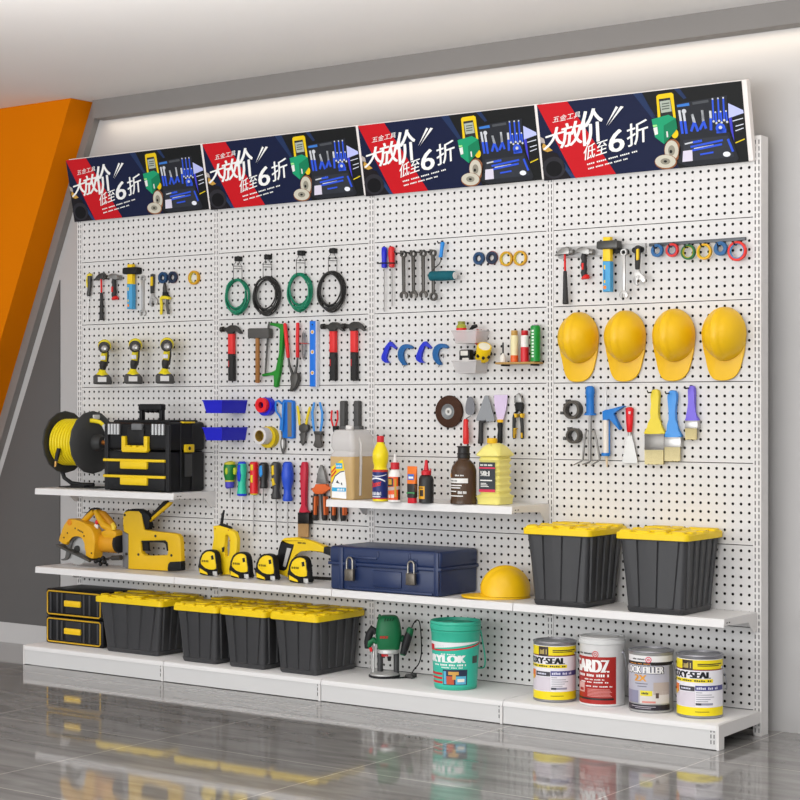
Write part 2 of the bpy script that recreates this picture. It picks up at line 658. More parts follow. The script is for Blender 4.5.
g = G().prism([V(SB[0], SB[1]), V(ST[0], ST[1]), V(-.056, ST[1] + .007), V(-.0035, 2.215), V(-.0035, SB[1])], xl + .009, xl + W - .006)
g.v = [Vector((p.y, p.x, p.z)) for p in g.v]
g.obj('sign_box', M('e6e0dd', .4, var=.01), sg)
PR = lambda h: M(h, .5, var=.03, spec=.15)
g = G()
g.use(PR('10193a')); flat(g, [(24, 104), (736, 20), (761, 301), (51, 368)], 0)
g.use(PR('141516')); flat(g, [(390, 61), (736, 20), (761, 301), (520, 324)], 1)
g.use(PR('1f3157')); flat(g, [(358, 65), (388, 61), (440, 150), (425, 150)], 1); flat(g, [(500, 48), (520, 46), (545, 80), (535, 84)], 2)
g.use(PR('c3101c')); flat(g, [(24, 104), (130, 92), (300, 344), (158, 358)], 2)
g.obj('print', None, sg)
g = G()
g.use(PR('19151a')); flat(g, [(38, 240), (60, 262), (95, 272), (130, 330), (145, 358), (50, 367)], 3)
g.use(PR('2b2a30')); disc(g, 85, 322, 40, 38, 4)
g.use(PR('0d0c10')); disc(g, 85, 326, 28, 27, 5)
g.use(PR('c79a45')); flat(g, [(40, 236), (52, 240), (80, 262), (62, 268), (47, 262)], 4)
g.use(PR('b0a6a0')); flat(g, [(34, 214), (50, 222), (54, 238), (40, 236)], 4)
g.use(PR('243a64')); flat(g, [(118, 300), (160, 358), (145, 358), (120, 325)], 4)
g.obj('engine_picture', None, sg)
g = G().use(PR('f0f0ee'))
stext(g, '五金工具', (80, 167), (176, 146), (3, -22), 6, .0)
stext(g, '大', (48, 262), (118, 240), (12, -70), 6, 2.0)
stext(g, '放', (108, 256), (182, 236), (4, -84), 6, 2.0)
stext(g, '价', (178, 252), (256, 226), (-6, -120), 6, 2.4)
stext(g, '低至', (186, 299), (268, 272), (4, -52), 6, .5)
stext(g, '6', (276, 272), (328, 262), (2, -78), 6, 2)
stext(g, '折', (340, 252), (412, 228), (-2, -78), 6, 1)
flat(g, [(300, 108), (308, 112), (266, 176)], 6)
flat(g, [(316, 108), (327, 110), (278, 168), (272, 178)], 6)
for (a, b, c) in (((200, 311), (376, 264), 5), ((204, 326), (342, 290), 5)):
    n = 26
    for i in range(n):
        if i % 6 == 4: continue
        t0, t1 = i / n, (i + .72) / n
        stroke(g, (a[0] + (b[0] - a[0]) * t0, a[1] + (b[1] - a[1]) * t0), (a[0] + (b[0] - a[0]) * t1, a[1] + (b[1] - a[1]) * t1), c, 6)
g.obj('lettering', None, sg)
# pictured goods
g = G()
g.use(PR('e8c516')); flat(g, [(440, 74), (446, 68), (492, 61), (499, 66), (508, 150), (446, 160)], 3)
g.use(PR('2a2c2c')); flat(g, [(449, 84), (488, 78), (500, 150), (456, 158)], 4)
g.use(PR('aab3a6')); flat(g, [(452, 92), (488, 86), (494, 126), (458, 132)], 5)
g.use(PR('555d55'))
for k in range(3): stroke(g, (460, 101 + 9 * k), (486, 97 + 9 * k), 4, 6)
g.use(PR('e8c516')); disc(g, 505, 204, 12, 16, 4)
g.use(PR('1c9a6c')); flat(g, [(424, 154), (482, 138), (508, 150), (514, 186), (490, 216), (468, 240), (436, 216)], 5)
g.use(PR('127a54')); flat(g, [(466, 176), (508, 150), (514, 186), (490, 216), (468, 240)], 6)
g.use(PR('9be08a')); flat(g, [(428, 174), (442, 172), (444, 178), (430, 181)], 6)
g.use(PR('e4e4e0')); flat(g, [(430, 184), (444, 180), (447, 205), (436, 209)], 6); stroke(g, (478, 196), (480, 216), 5, 7)
g.use(PR('8e5a3a')); disc(g, 497, 262, 29, 40, 5); disc(g, 474, 302, 39, 26, 7)
g.use(PR('c9c4b4')); disc(g, 494, 262, 24, 35, 6); disc(g, 473, 300, 36, 23, 8)
g.use(PR('8f8a7c')); disc(g, 494, 262, 12, 18, 7); disc(g, 473, 300, 17, 11, 9)
g.use(PR('1a1a18')); disc(g, 492, 266, 5, 6, 8); disc(g, 473, 300, 6, 4, 10)
g.use(PR('25272d')); flat(g, [(508, 100), (686, 70), (688, 205), (522, 222)], 4)
flat(g, [(524, 216), (694, 198), (728, 290), (720, 300), (548, 318), (516, 304)], 5)
g.use(PR('30333b')); flat(g, [(534, 226), (690, 210), (712, 284), (536, 302)], 6)
g.use(PR('3b78c9')); flat(g, [(512, 104), (554, 96), (556, 106), (513, 112)], 5)
g.use(PR('4a4d52')); stroke(g, (566, 99), (622, 90), 9, 5)
BL, SV = PR('2f55d6'), PR('c9ccd2')
for x, y0, y1 in ((636, 84, 160), (655, 82, 158), (673, 80, 156), (646, 130, 166), (664, 128, 164), (683, 126, 162)):
    g.use(BL); stroke(g, (x, y0), (x + 4, y1), 6, 5)
    g.use(SV); disc(g, x, y0 - 1, 3, 3, 6); disc(g, x + 4, y1 + 1, 4, 4, 6)
for a, b, c in (((534, 122), (540, 160), (546, 204)), ((565, 136), (572, 165), (562, 196)), ((565, 136), (574, 166), (586, 196)), ((600, 122), (604, 165), (592, 190)), ((600, 122), (604, 160), (614, 186)), ((628, 124), (630, 150), (631, 192)), ((520, 122), (526, 160), (532, 204))):
    g.use(SV); stroke(g, a, b, 8, 5)
    g.use(BL); stroke(g, b, c, 9, 6)
g.use(SV); disc(g, 537, 126, 8, 8, 6)
g.use(BL); disc(g, 664, 184, 17, 17, 6); flat(g, [(650, 190), (684, 186), (684, 200), (650, 203)], 6)
g.use(SV); disc(g, 664, 182, 6, 6, 7)
g.use(SV); stroke(g, (540, 240), (590, 228), 5, 7); stroke(g, (572, 256), (640, 244), 5, 7)
g.use(BL); stroke(g, (568, 234), (600, 228), 8, 8); stroke(g, (560, 250), (672, 226), 7, 8); stroke(g, (566, 262), (670, 240), 7, 9); stroke(g, (594, 276), (640, 268), 6, 9); stroke(g, (690, 222), (708, 266), 8, 8)
g.use(PR('d8d2e2')); flat(g, [(534, 264), (566, 260), (568, 298), (532, 302)], 8)
g.use(PR('e9ecf4')); disc(g, 686, 275, 13, 9, 8)
g.use(PR('b9bff0')); flat(g, [(690, 98), (742, 122), (744, 132), (692, 150)], 3)
g.use(PR('4240c4')); flat(g, [(692, 150), (702, 146), (712, 232), (700, 196)], 4)
g.use(PR('d9dcea')); stroke(g, (706, 160), (742, 150), 3, 5); stroke(g, (716, 178), (744, 170), 3, 5); stroke(g, (716, 194), (744, 184), 3, 5)
g.use(PR('d8c020')); stroke(g, (716, 236), (748, 222), 4, 5)
g.obj('tool_picture', None, sg)
for b in range(3):
    dup(sg, (-W * (4 - b) + W / 2, 0, SB[1]), slabels[b])
# ================================================================= TOOLS HUNG ON THE PEGBOARD
def wt(name, label, cat, c, x, y, group=None):
    return thing(name, label, cat, c.P(x, y, 0), group)
def rod(g, c, pts, d, n=12, sy=1., yoff=None):
    k = c.L(1, pts[0][0], pts[0][1])
    return g.tube([c.P(p[0], p[1], (p[3] if len(p) > 3 else d)) for p in pts], [p[2] * k for p in pts], n, sy=sy)
def poly(g, c, pts, y0, y1, bev=0.):
    return g.prism([c.P(a, b, y0) for a, b in pts], y0, y1, bev)
def oval(cx, cy, rx, ry, n=20, a0=0, a1=360):
    m = n if a1 - a0 >= 360 else n + 1
    return [(cx + rx * math.cos(math.radians(a0 + (a1 - a0) * i / n)), cy + ry * math.sin(math.radians(a0 + (a1 - a0) * i / n))) for i in range(m)]
def ring(g, c, x, y, ro, ri, y0, y1, n=24, ex=1.):
    """flat ring seen face on; radii along the photo's vertical"""
    k = c.L(1, x, y)
    ce = c.P(x, y, y0)
    h = y1 - y0
    b = min(.0012, abs(h) / 4)
    ro, ri = ro * k, ri * k
    return g.lathe([(ri, -h), (ro - b, -h), (ro, -h + b), (ro, -b), (ro - b, 0), (ri + b, 0), (ri, -b)], ce, 'y', n, ex, True) if h < 0 else \
        g.lathe([(ri, -h), (ro, -h), (ro, -b), (ro - b, 0), (ri + b, 0), (ri, -b)], ce, 'y', n, ex, True)
STEEL = M('8d8b88', .32, .75, var=.05)
DSTEEL = M('4b4a48', .38, .6, var=.08)
LSTEEL = M('b9b7b4', .3, .7, var=.04)
BLK = M('1b1b1b', .5, var=.05, spec=.25)
GRIP = M('313030', .6, var=.06)
RED = M('dc1f1c', .4, var=.03)
YEL = M('efc812', .42, var=.03)
BLU = M('1f6fc6', .42, var=.03)

# ---------------- bay 4: rack of tools
K4 = Ctx(550, 230, 7.2727)
t = wt('tool_rack', 'pale grey wall bar with black clips holding the hammers and wrenches', 'tool rack', K4, 370, 160)
poly(G(), K4, [(44, 128), (692, 94), (692, 168), (60, 206)], -.014, -.0005, .002).obj('bar', M('b4b3b2', .4, .2), t)
for x, y in ((128, 166), (160, 163), (270, 168), (305, 164), (452, 158), (490, 152), (515, 152), (560, 160), (625, 148), (668, 142)):
    g = G()
    g.lathe([(.004, 0), (.0115, .001), (.0125, .009), (.0105, .016), (.004, .017)], K4.P(x, y, -.014), 'y', 14)
    g.obj('clip', BLK, t)
H = 'hand tools on the grey bar'
# slim claw hammer
ham = wt('claw_hammer', 'slim claw hammer with red shaft and grey grip, leftmost on the grey bar', 'hammer', K4, 110, 170, 'slim red-shafted hammers')
g = G(); poly(g, K4, [(30, 188), (58, 152), (84, 130), (120, 120), (136, 138), (138, 172), (122, 178), (96, 168), (66, 172), (46, 186)], -.042, -.018, .003)
kk = K4.L(1)
g.tube([K4.P(134, 160, -.03), K4.P(150, 160, -.03), K4.P(152, 160, -.03), K4.P(172, 160, -.03)], [14 * kk, 13 * kk, 20 * kk, 20 * kk], 14)
g.obj('head', STEEL, ham)
rod(G(), K4, [(108, 165, 8), (110, 300, 8)], -.03, sy=1.2).obj('shaft', RED, ham)
rod(G(), K4, [(110, 296, 9), (110, 304, 14), (110, 320, 14), (112, 470, 19), (113, 535, 22), (113, 540, 18)], -.03).obj('grip', GRIP, ham)
# stubby claw hammer
stub = wt('stubby_claw_hammer', 'stubby claw hammer with black and red grip on the grey bar', 'hammer', K4, 250, 170, 'stubby claw hammers')
g = G(); poly(g, K4, [(174, 166), (196, 134), (228, 122), (262, 130), (282, 138), (282, 176), (262, 180), (240, 166), (214, 156), (192, 160)], -.042, -.016, .003)
g.tube([K4.P(276, 162, -.03), K4.P(292, 162, -.03), K4.P(294, 162, -.03), K4.P(318, 162, -.03)], [15 * kk, 14 * kk, 24 * kk, 23 * kk], 14)
g.obj('head', STEEL, stub)
rod(G(), K4, [(248, 172, 16), (244, 200, 22), (250, 225, 20), (244, 255, 23), (252, 280, 21), (246, 310, 23), (254, 340, 23)], -.03).obj('grip', GRIP, stub)
g = G(); rod(g, K4, [(252, 334, 22), (256, 340, 32), (260, 352, 32), (260, 356, 26)], -.03); poly(g, K4, [(229, 240), (242, 240), (240, 288), (228, 288)], -.0475, -.042)
g.obj('butt_cap', RED, stub)
# club hammer
club = wt('club_hammer', 'club hammer with yellow and blue handle on the grey bar', 'hammer', K4, 408, 100, 'club hammers')
g = G(); poly(g, K4, [(336, 88), (344, 80), (466, 72), (486, 76), (488, 128), (470, 136), (346, 140), (334, 132)], -.066, -.026, .005); g.obj('head', DSTEEL, club)
g = G(); poly(g, K4, [(382, 50), (436, 48), (438, 228), (380, 228)], -.058, -.036, .005); g.obj('upper_handle', M('f2c91a', .4), club)
g = G(); poly(g, K4, [(380, 226), (438, 226), (438, 448), (382, 450)], -.060, -.034, .005); g.obj('lower_handle', M('4a9fd0', .45), club)
g = G().use(M('f2c91a', .4))
for a, b in ((255, 285), (365, 385)): poly(g, K4, [(392, a), (402, a), (402, b), (392, b)], -.0606, -.059)
g.use(M('25609a', .45)); poly(g, K4, [(395, 290), (400, 290), (400, 360), (395, 360)], -.0606, -.059)
g.use(M('f0881a', .45)); poly(g, K4, oval(398, 417, 11, 14, 12), -.0606, -.059)
g.obj('handle_print', None, club)
# combination wrench
def wrench(label, group, c, x0, y0, r0, x1, y1, r1, d=-.018, ringend=False, mat=None, w=9):
    t = wt('combination_wrench', label, 'wrench', c, x0, y0, group)
    g = G()
    ring(g, c, x0, y0, r0, r0 * .55, d - .006, d + .006, 20)
    poly(g, c, [(x0 - w, y0 + r0 * .8), (x0 + w, y0 + r0 * .8), (x1 + w * .85, y1 - r1 * .75), (x1 - w * .85, y1 - r1 * .75)], d - .004, d + .004, .001)
    if ringend:
        ring(g, c, x1, y1, r1, r1 * .55, d - .006, d + .006, 20)
    else:
        P = oval(x1, y1, r1, r1, 18, -235, 55)
        P += [(x1 + .55 * r1, y1 + .35 * r1), (x1 + .42 * r1, y1 - .25 * r1), (x1 - .05 * r1, y1 - .5 * r1), (x1 - .45 * r1, y1 - .2 * r1), (x1 - .42 * r1, y1 + .5 * r1)]
        poly(g, c, P, d - .005, d + .005, .001)
    g.obj('wrench_body', mat or STEEL, t)
    return t
wr4 = wrench('long silver combination wrench on the grey bar, right of the club hammer', 'combination wrenches with club hammers', K4, 533, 162, 26, 533, 472, 31, -.040, False, LSTEEL, 12)
# adjustable wrench
adj = wt('adjustable_wrench', 'adjustable wrench with black and yellow handle on the grey bar', 'wrench', K4, 640, 130, 'adjustable wrenches')
rod(G(), K4, [(640, 112, 10), (640, 118, 22), (638, 200, 23), (636, 280, 19), (636, 288, 14)], -.044, sy=.7).obj('handle', GRIP, adj)
g = G(); poly(g, K4, [(626, 140), (640, 136), (640, 215), (626, 220)], -.0605, -.05, .001); g.obj('handle_inlay', YEL, adj)
g = G(); poly(g, K4, [(628, 284), (645, 284), (650, 312), (668, 326), (686, 340), (690, 372), (676, 386), (668, 366), (656, 354), (642, 352), (630, 362), (628, 384), (640, 396), (630, 406), (612, 396), (602, 366), (612, 340), (624, 318)], -.048, -.036, .0015)
g.lathe([(.001, 0), (.005, .001), (.005, .006), (.001, .007)], K4.P(640, 340, -.048), 'y', 10); g.obj('jaw', LSTEEL, adj)

# ---------------- bay 4: rail with tape rolls
K4b = Ctx(680, 200, 8)
t = wt('hook_rail', 'thin black rail carrying six coloured tape rolls', 'hook rail', K4b, 200, 315)
p0, p1 = aty(649.5, 243.5, -.006), aty(745.7, 237, -.006)
g = G(); g.prism([p0, p1, p1 + V(0, -.012), p0 + V(0, -.012)], -.012, -.0005, .001); g.obj('bar', M('55585c', .4, .4), t)
def roll(label, group, c, x, y, ro, ri, y0, y1, col, core=None, ex=1.):
    """ring of tape standing off the board between depths y0 (front) and y1"""
    t = wt('tape_roll', label, 'tape', c, x, y, group)
    ring(G(), c, x, y, ro, (ro * .2 + ri * .8 if core else ri), y0, y1, 28, ex).obj('tape', M(col, .35, var=.03), t)
    if core:
        ring(G(), c, x, y, ro * .22 + ri * .78, ri, y0 + .001, y1, 28, ex).obj('core', M(core, .5, var=.03), t)
    return t
for k, (x, y, r, ri, col, core, nm) in enumerate(((656.5, 250.5, 6.5, 3.4, '155c94', None, 'blue tape roll at the left end of the six-roll rail'),
        (671.5, 250, 6.9, 3.9, 'd3221d', '2d6f9f', 'red tape roll with blue core on the six-roll rail'),
        (687.5, 252, 7.7, 5.2, '17652a', 'd6c81e', 'dark green tape roll on the six-roll rail'),
        (703.5, 251.5, 8.1, 5.6, 'e2aa13', 'd6c81e', 'yellow tape roll on the six-roll rail'),
        (720, 248.5, 7.1, 3.3, '165a90', None, 'blue tape roll between the yellow and large red rolls'),
        (736.5, 251, 10, 6.9, 'dc2414', '38a0d8', 'largest tape roll, red with pale blue core, right end of rail'))):
    cc = Ctx(0, 0, 1)
    roll(nm, 'tape rolls on the black rail', cc, x, y, r, ri, -.034, -.021, col, core)
    q = aty(x, y - ri + .2, -.03)
    g = G().tube([Vector((q.x, -.008, q.z + .014)), Vector((q.x, -.02, q.z + .012)), Vector((q.x, -.03, q.z - .003)), Vector((q.x, -.05, q.z - .003)), Vector((q.x, -.055, q.z + .006))], .003, 6)
    g.obj('hook', BLK, t)

# ---------------- bay 4: hard hats
KH = Ctx(680, 300, 8)
def hat_mesh():
    c = KH.P(362, 280, 0)
    k = KH.L(1, 362, 280)
    fx = (KH.P(462, 280, 0).x - KH.P(262, 280, 0).x) / 200
    g = G()
    # shell: centre, half width, half height from the outline measured on the board
    rx, rz, hgt = 160 * fx, 212 * k, .115
    cz = KH.P(362, 275, 0).z
    cx = c.x + .010
    N, Mm = 56, 16
    vs, fs = [], []
    for i in range(Mm + 1):
        t = i / Mm * PI / 2
        for j in range(N):
            a = 2 * PI * j / N
            q = math.cos(t) ** .92
            px, pz = q * rx * math.cos(a), q * rz * math.sin(a)
            py = -hgt * math.sin(t) ** .95
            e = max(0, 1 - abs(px) / .021) if i > 1 else 0
            w_ = .007 * min(1, e * 2.2) * min(1, i / 4)
            n_ = Vector((0, py * 1.2, pz)).normalized() if e else Vector((0, 0, 0))
            vs.append((cx + px, -.012 + py + n_.y * w_, cz + pz + n_.z * w_))
    for i in range(Mm):
        for j in range(N):
            j2 = (j + 1) % N
            fs.append([i * N + j, i * N + j2, (i + 1) * N + j2, (i + 1) * N + j])
    g.add(vs, fs)
    return g, (cx, cz, rx, rz, fx, k)
hh = wt('hard_hat', 'yellow hard hat hanging at the left end of the row of four', 'hard hat', KH, 362, 330, 'yellow hard hats')
g, (cx, cz, rx, rz, fx, kz) = hat_mesh()
g.obj('shell', M('efbd10', .38, var=.02, spec=.4), hh)
# brim: egg outline that droops forward at the peak
out = [(365, 52), (440, 70), (500, 130), (536, 210), (543, 280), (535, 400), (520, 470), (497, 560), (462, 615), (420, 642), (365, 652), (300, 645), (262, 615), (236, 560), (215, 470), (198, 400), (182, 280), (190, 205), (225, 130), (290, 70)]
def smooth(pts, n=3):
    r = []
    m = len(pts)
    for i in range(m):
        p0, p1, p2, p3 = pts[i - 1], pts[i], pts[(i + 1) % m], pts[(i + 2) % m]
        for k in range(n):
            t = k / n
            r.append(tuple(.5 * (2 * p1[a] + (p2[a] - p0[a]) * t + (2 * p0[a] - 5 * p1[a] + 4 * p2[a] - p3[a]) * t * t + (3 * p1[a] - p0[a] - 3 * p2[a] + p3[a]) * t ** 3) for a in range(len(p1))))
    return r
out = smooth(out)
g = G()
vs, fs = [], []
n = len(out)
for lay, (s_, dy) in enumerate(((.46, -.020), (.9, -.012), (.97, -.010), (.985, -.006), (.975, -.002), (.46, -.010))):
    for (a, b) in out:
        x, z = cx - .014 + (a - 362) * fx * s_, cz - (b - 275) * kz * s_
        peak = max(0, (b - 470) / 180) * s_
        vs.append((x, dy - .004 * peak, z))
for l in range(5):
    for j in range(n):
        j2 = (j + 1) % n
        fs.append([l * n + j, l * n + j2, (l + 1) * n + j2, (l + 1) * n + j])
g.add(vs, fs)
g.obj('brim', M('efbd10', .38, var=.02, spec=.4), hh)
h0 = hh.location.copy()
dxs = [(1020 - 540 * 1, 0)]
HATS = []
for k, (u, lab) in enumerate(((580, 'yellow hard hat hanging at the left end of the row of four'), (626.5, 'second hanging yellow hard hat from the left'), (675, 'third hanging yellow hard hat from the left'), (725.2, 'yellow hard hat hanging at the right end, nearest the wall edge'))):
    x = aty(u, 340, 0).x
    loc = Vector((x + (h0.x - aty(725.2, 340, 0).x), h0.y, h0.z))
    if k == 0:
        hh.location = loc; hh['label'] = lab
    else:
        HATS.append(dup(hh, loc, lab))

# ---------------- bay 4: lower row
K6 = Ctx(545, 380, 4.7059)
def clampring(label, x, y, ro, ri):
    t = wt('pipe_clamp', label, 'clamp', K6, x, y, 'dark ring clamps')
    ring(G(), K6, x, y, ro, ri, -.034, -.001, 28).obj('band', M('4b4640', .4, .5, var=.12), t)
    k = K6.L(1, x, y)
    for a in (20, 160, 250):
        q = K6.P(x + ro * .95 * math.cos(math.radians(a)), y + ro * math.sin(math.radians(a)), -.02)
        G().box(q.x - .006, q.x + .006, -.030, -.006, q.z - .006, q.z + .006, .001).obj('screw_lug', DSTEEL, t)
clampring('larger dark ring clamp, upper of two left of the cultivator', 122, 140, 44, 31)
clampring('smaller dark ring clamp, lower of two left of the cultivator', 128, 263, 36, 25)
t = wt('hand_cultivator', 'three-pronged hand cultivator with blue handle', 'garden tool', K6, 212, 60)
g = G(); rod(g, K6, [(212, 28, 12), (212, 36, 21), (212, 62, 24), (212, 72, 20), (213, 156, 20), (213, 157, 30), (213, 166, 30)], -.022, sy=.8); g.obj('handle', M('1d72c4', .4), t)
rod(G(), K6, [(213, 166, 7), (212, 380, 7), (207, 388, 5, -.03), (175, 398, 3, -.05)], -.022).obj('prong', STEEL, t)
rod(G(), K6, [(210, 240, 4), (194, 238, 4), (186, 280, 5), (178, 376, 5), (168, 384, 4, -.03), (134, 400, 2.5, -.05)], -.022).obj('prong', STEEL, t)
rod(G(), K6, [(214, 240, 4), (232, 238, 4), (242, 280, 5), (258, 372, 5), (250, 382, 4, -.03), (216, 402, 2.5, -.05)], -.022).obj('prong', STEEL, t)
t = wt('caulking_gun', 'blue caulking gun with a pale tube, right of the cultivator', 'caulking gun', K6, 285, 170)
g = G(); poly(g, K6, [(268, 148), (282, 140), (300, 138), (366, 121), (372, 124), (334, 148), (318, 158), (354, 228), (346, 236), (322, 206), (302, 178), (296, 190), (288, 186), (270, 192)], -.034, -.014, .003); g.obj('trigger_body', M('1b76c8', .4), t)
rod(G(), K6, [(287, 25, 3), (286, 150, 3)], -.024, 8).obj('plunger_rod', LSTEEL, t)
g = G(); rod(g, K6, [(302, 190, 4), (303, 345, 4)], -.02, 8); rod(g, K6, [(272, 345, 4), (306, 345, 4)], -.02, 8); rod(g, K6, [(286, 343, 21), (286, 357, 21)], -.024); g.obj('cradle', M('1b76c8', .4), t)
g = G(); rod(g, K6, [(287, 188, 14), (287, 344, 14)], -.024); g.obj('sealant_tube', M('e6ded4', .4), t)
g = G(); rod(g, K6, [(289, 357, 8), (292, 410, 3)], -.024); g.obj('nozzle', M('d9c3a2', .4), t)
t = wt('scraper', 'paint scraper with red handle and broad steel blade', 'scraper', K6, 398, 150)
g = G(); rod(g, K6, [(398, 128, 12), (398, 134, 20), (398, 200, 17), (398, 243, 13), (398, 246, 10)], -.014, sy=.8); g.obj('handle', M('dd1620', .35), t)
rod(G(), K6, [(398, 160, 5), (398, 148, 6)], -.028, 8).obj('hanging_hole', M('f1d8d8', .4), t)
g = G(); rod(g, K6, [(398, 244, 11), (398, 262, 9)], -.014, sy=.7); poly(g, K6, [(390, 256), (406, 256), (418, 300), (434, 378), (434, 392), (364, 390), (364, 376), (380, 300)], -.016, -.012); g.obj('blade', M('a9a7a3', .3, .7), t)
def brush(label, c, handle, ferr, bris, col, hcol, fcol, bcol, group, d=-.016, hole=None):
    t = wt('paint_brush', label, 'paint brush', c, handle[0][0], handle[0][1], group)
    poly(G(), c, handle, d - .009, d + .009, .005).obj('handle', M(hcol, .4, var=.03), t)
    g = G(); poly(g, c, ferr, d - .013, d + .013, .003)
    x0, x1 = min(p[0] for p in ferr), max(p[0] for p in ferr)
    y0, y1 = min(p[1] for p in ferr), max(p[1] for p in ferr)
    for f_ in (.1, .88):
        yy = y0 + (y1 - y0) * f_
        poly(g, c, [(x0 - .5, yy - 1), (x1 + .5, yy - 1), (x1 + .5, yy + 1.5), (x0 - .5, yy + 1.5)], d - .0142, d + .0142, .0008)
    g.obj('ferrule', fcol, t)
    g = G()
    random.seed(len(label))
    x0, x1 = bris[0], bris[1]
    y0, y1 = bris[2], bris[3]
    n = 16
    for r_ in range(3):
        for i in range(n):
            x = x0 + (x1 - x0) * (i + .5) / n
            w_ = (x1 - x0) / n * .62
            yy = y1 - random.random() * (y1 - y0) * .07
            dd = d + .008 - .008 * r_
            g.prism([c.P(x - w_, y0 - 2, dd), c.P(x + w_, y0 - 2, dd), c.P(x + w_ * .8, yy, dd), c.P(x - w_ * .8, yy, dd)], dd - .004, dd + .003)
    tag(g.obj('bristles', M(bcol, .8, var=.15, scale=260), t), kind=None)
    return t
B6 = 'hanging paint brushes'
brush('widest hanging paint brush, pale yellow handle', K6, smooth([(505, 46), (520, 43), (533, 54), (535, 80), (531, 150), (540, 205), (556, 236), (560, 256), (467, 256), (471, 236), (489, 205), (500, 150), (496, 80), (497, 56)], 2),
      [(467, 254), (560, 254), (560, 330), (467, 330)], (471, 558, 328, 398), 'y', 'e6cf3c', M('7d7a76', .3, .6), 'dccf9d', B6)
brush('medium paint brush with sky blue handle', K6, smooth([(588, 51), (602, 48), (615, 58), (618, 80), (611, 150), (618, 215), (632, 248), (638, 271), (560, 271), (566, 248), (579, 215), (581, 150), (575, 80), (577, 58)], 2),
      [(560, 269), (638, 269), (638, 317), (560, 317)], (565, 636, 315, 384), 'b', '4a96e2', LSTEEL, 'd8cb9c', B6)
brush('smallest hanging paint brush, violet handle', K6, smooth([(680, 29), (690, 26), (699, 34), (702, 60), (702, 150), (712, 174), (718, 193), (658, 193), (663, 174), (673, 150), (672, 60), (673, 36)], 2),
      [(657, 191), (718, 191), (718, 228), (657, 228)], (662, 714, 226, 282), 'v', '7a68dc', LSTEEL, 'd4c592', B6)
def peg_hook(label, c, x0, y0, x1, y1, d=-.05):
    p, q = c.P(x0, y0, -.001), c.P(x1, y1, d)
    t = wt('peg_hook', label, 'hook', c, x0, y0, 'wire peg hooks')
    g = G().tube([p, p + Vector((0, -.02, 0)), Vector((p.x, d, p.z - .002)), Vector((p.x, d - .008, p.z + .006))], .0028, 7)
    g.box(p.x - .006, p.x + .006, -.003, -.0005, p.z - .012, p.z + .012, .001)
    g.obj('hook_wire', BLK, t)
for nm, x, y in (('pale yellow brush', 513, 58), ('sky blue brush', 597, 62), ('violet brush', 688, 38)):
    peg_hook('short black peg hook holding the ' + nm, K6, x, y, x, y)

# ---------------- bay 3: screwdrivers, wrenches, roller
K3 = Ctx(375, 235, 4.8485)
def driver(label, c, hpts, shaft, hcol, d=None, scol=None, group=None, extra=None, cap=None):
    t = wt('screwdriver', label, 'screwdriver', c, hpts[0][0], hpts[0][1], group)
    k = c.L(1, hpts[0][0], hpts[0][1])
    r = max(p[2] for p in hpts) * k
    d = -r - .004 if d is None else d
    rod(G(), c, hpts, d, 14).obj('handle', M(hcol, .35, var=.03), t)
    if shaft:
        rod(G(), c, shaft, d, 8).obj('shaft', scol or STEEL, t)
    if extra:
        for nm, col, pts in extra:
            g = G()
            for P in pts:
                if len(P[0]) == 3: rod(g, c, P, d, 14)
                else: poly(g, c, P, d - r - .0006, d - r * .5, .0008)
            g.obj(nm, M(col, .4, var=.03), t)
    return t
SD = 'long screwdrivers in the wire holder'
driver('long screwdriver with dark blue handle, left of the red one', K3, [(45, 58, 8), (45, 64, 13), (45, 90, 14), (45, 128, 12), (45, 140, 14), (45, 156, 14), (45, 160, 9)], [(45, 158, 3), (45, 372, 3)], '1f28c8', group=SD)
driver('long screwdriver with red handle, beside the dark blue one', K3, [(80, 56, 9), (80, 62, 15), (80, 90, 17), (81, 128, 14), (82, 140, 15), (82, 154, 14), (82, 158, 9)], [(80, 156, 4), (81, 300, 4), (82, 347, 3)], 'd51f22', group=SD)
t = wt('tool_holder', 'black wire holder gripping the dark blue and red screwdrivers', 'hook', K3, 62, 135)
g = G().tube([K3.P(18, 138, -.001), K3.P(20, 138, -.012), K3.P(28, 136, -.046), K3.P(98, 136, -.046), K3.P(104, 137, -.02), K3.P(106, 137, -.001)], .0028, 7)
g.obj('holder_wire', BLK, t)
for k, (x, lab) in enumerate(((135, 'leftmost of four hanging steel wrenches in bay three'), (182, 'second of four hanging steel wrenches from left'), (230, 'third of four hanging steel wrenches from left'), (278, 'steel wrench with closed lower ring, behind the paint roller'))):
    y = 93 - 2 * k
    wrench(lab, 'four steel wrenches on hooks', K3, x, y, 17, x + (2 if k < 3 else 2), 292 + (6 if k == 3 else -3 * k * .6), 19 if k < 3 else 21, -.03, k == 3, M('56534f', .35, .6), 7)
    peg_hook(('black peg hook holding the ' + ('leftmost steel wrench', 'second steel wrench', 'third steel wrench', 'closed-ring wrench')[k]), K3, x - 8, y - 4, x, y, -.045)
t = wt('paint_roller', 'paint roller with teal sleeve and small blue handle', 'paint roller', K3, 327, 60)
g = G(); rod(g, K3, [(328, 34, 7), (328, 38, 11), (325, 60, 9), (320, 95, 9), (318, 106, 11), (318, 109, 8)], -.03); g.obj('handle', M('2287d8', .4), t)
rod(G(), K3, [(318, 107, 3), (319, 128, 3), (310, 142, 3), (286, 164, 3), (270, 185, 3), (270, 197, 3), (276, 198, 3)], -.035, 8).obj('wire_frame', DSTEEL, t)
rod(G(), K3, [(268, 199, 17), (271, 199, 23), (330, 198, 24), (384, 196, 22), (386, 196, 20)], -.045, 20).obj('sleeve', M('0d5a66', .8, var=.12, scale=200, bump=.6), t)
g = G(); rod(g, K3, [(386, 196, 17), (389, 196, 16)], -.045, 20); g.obj('end_cap', M('dad9d6', .5), t)
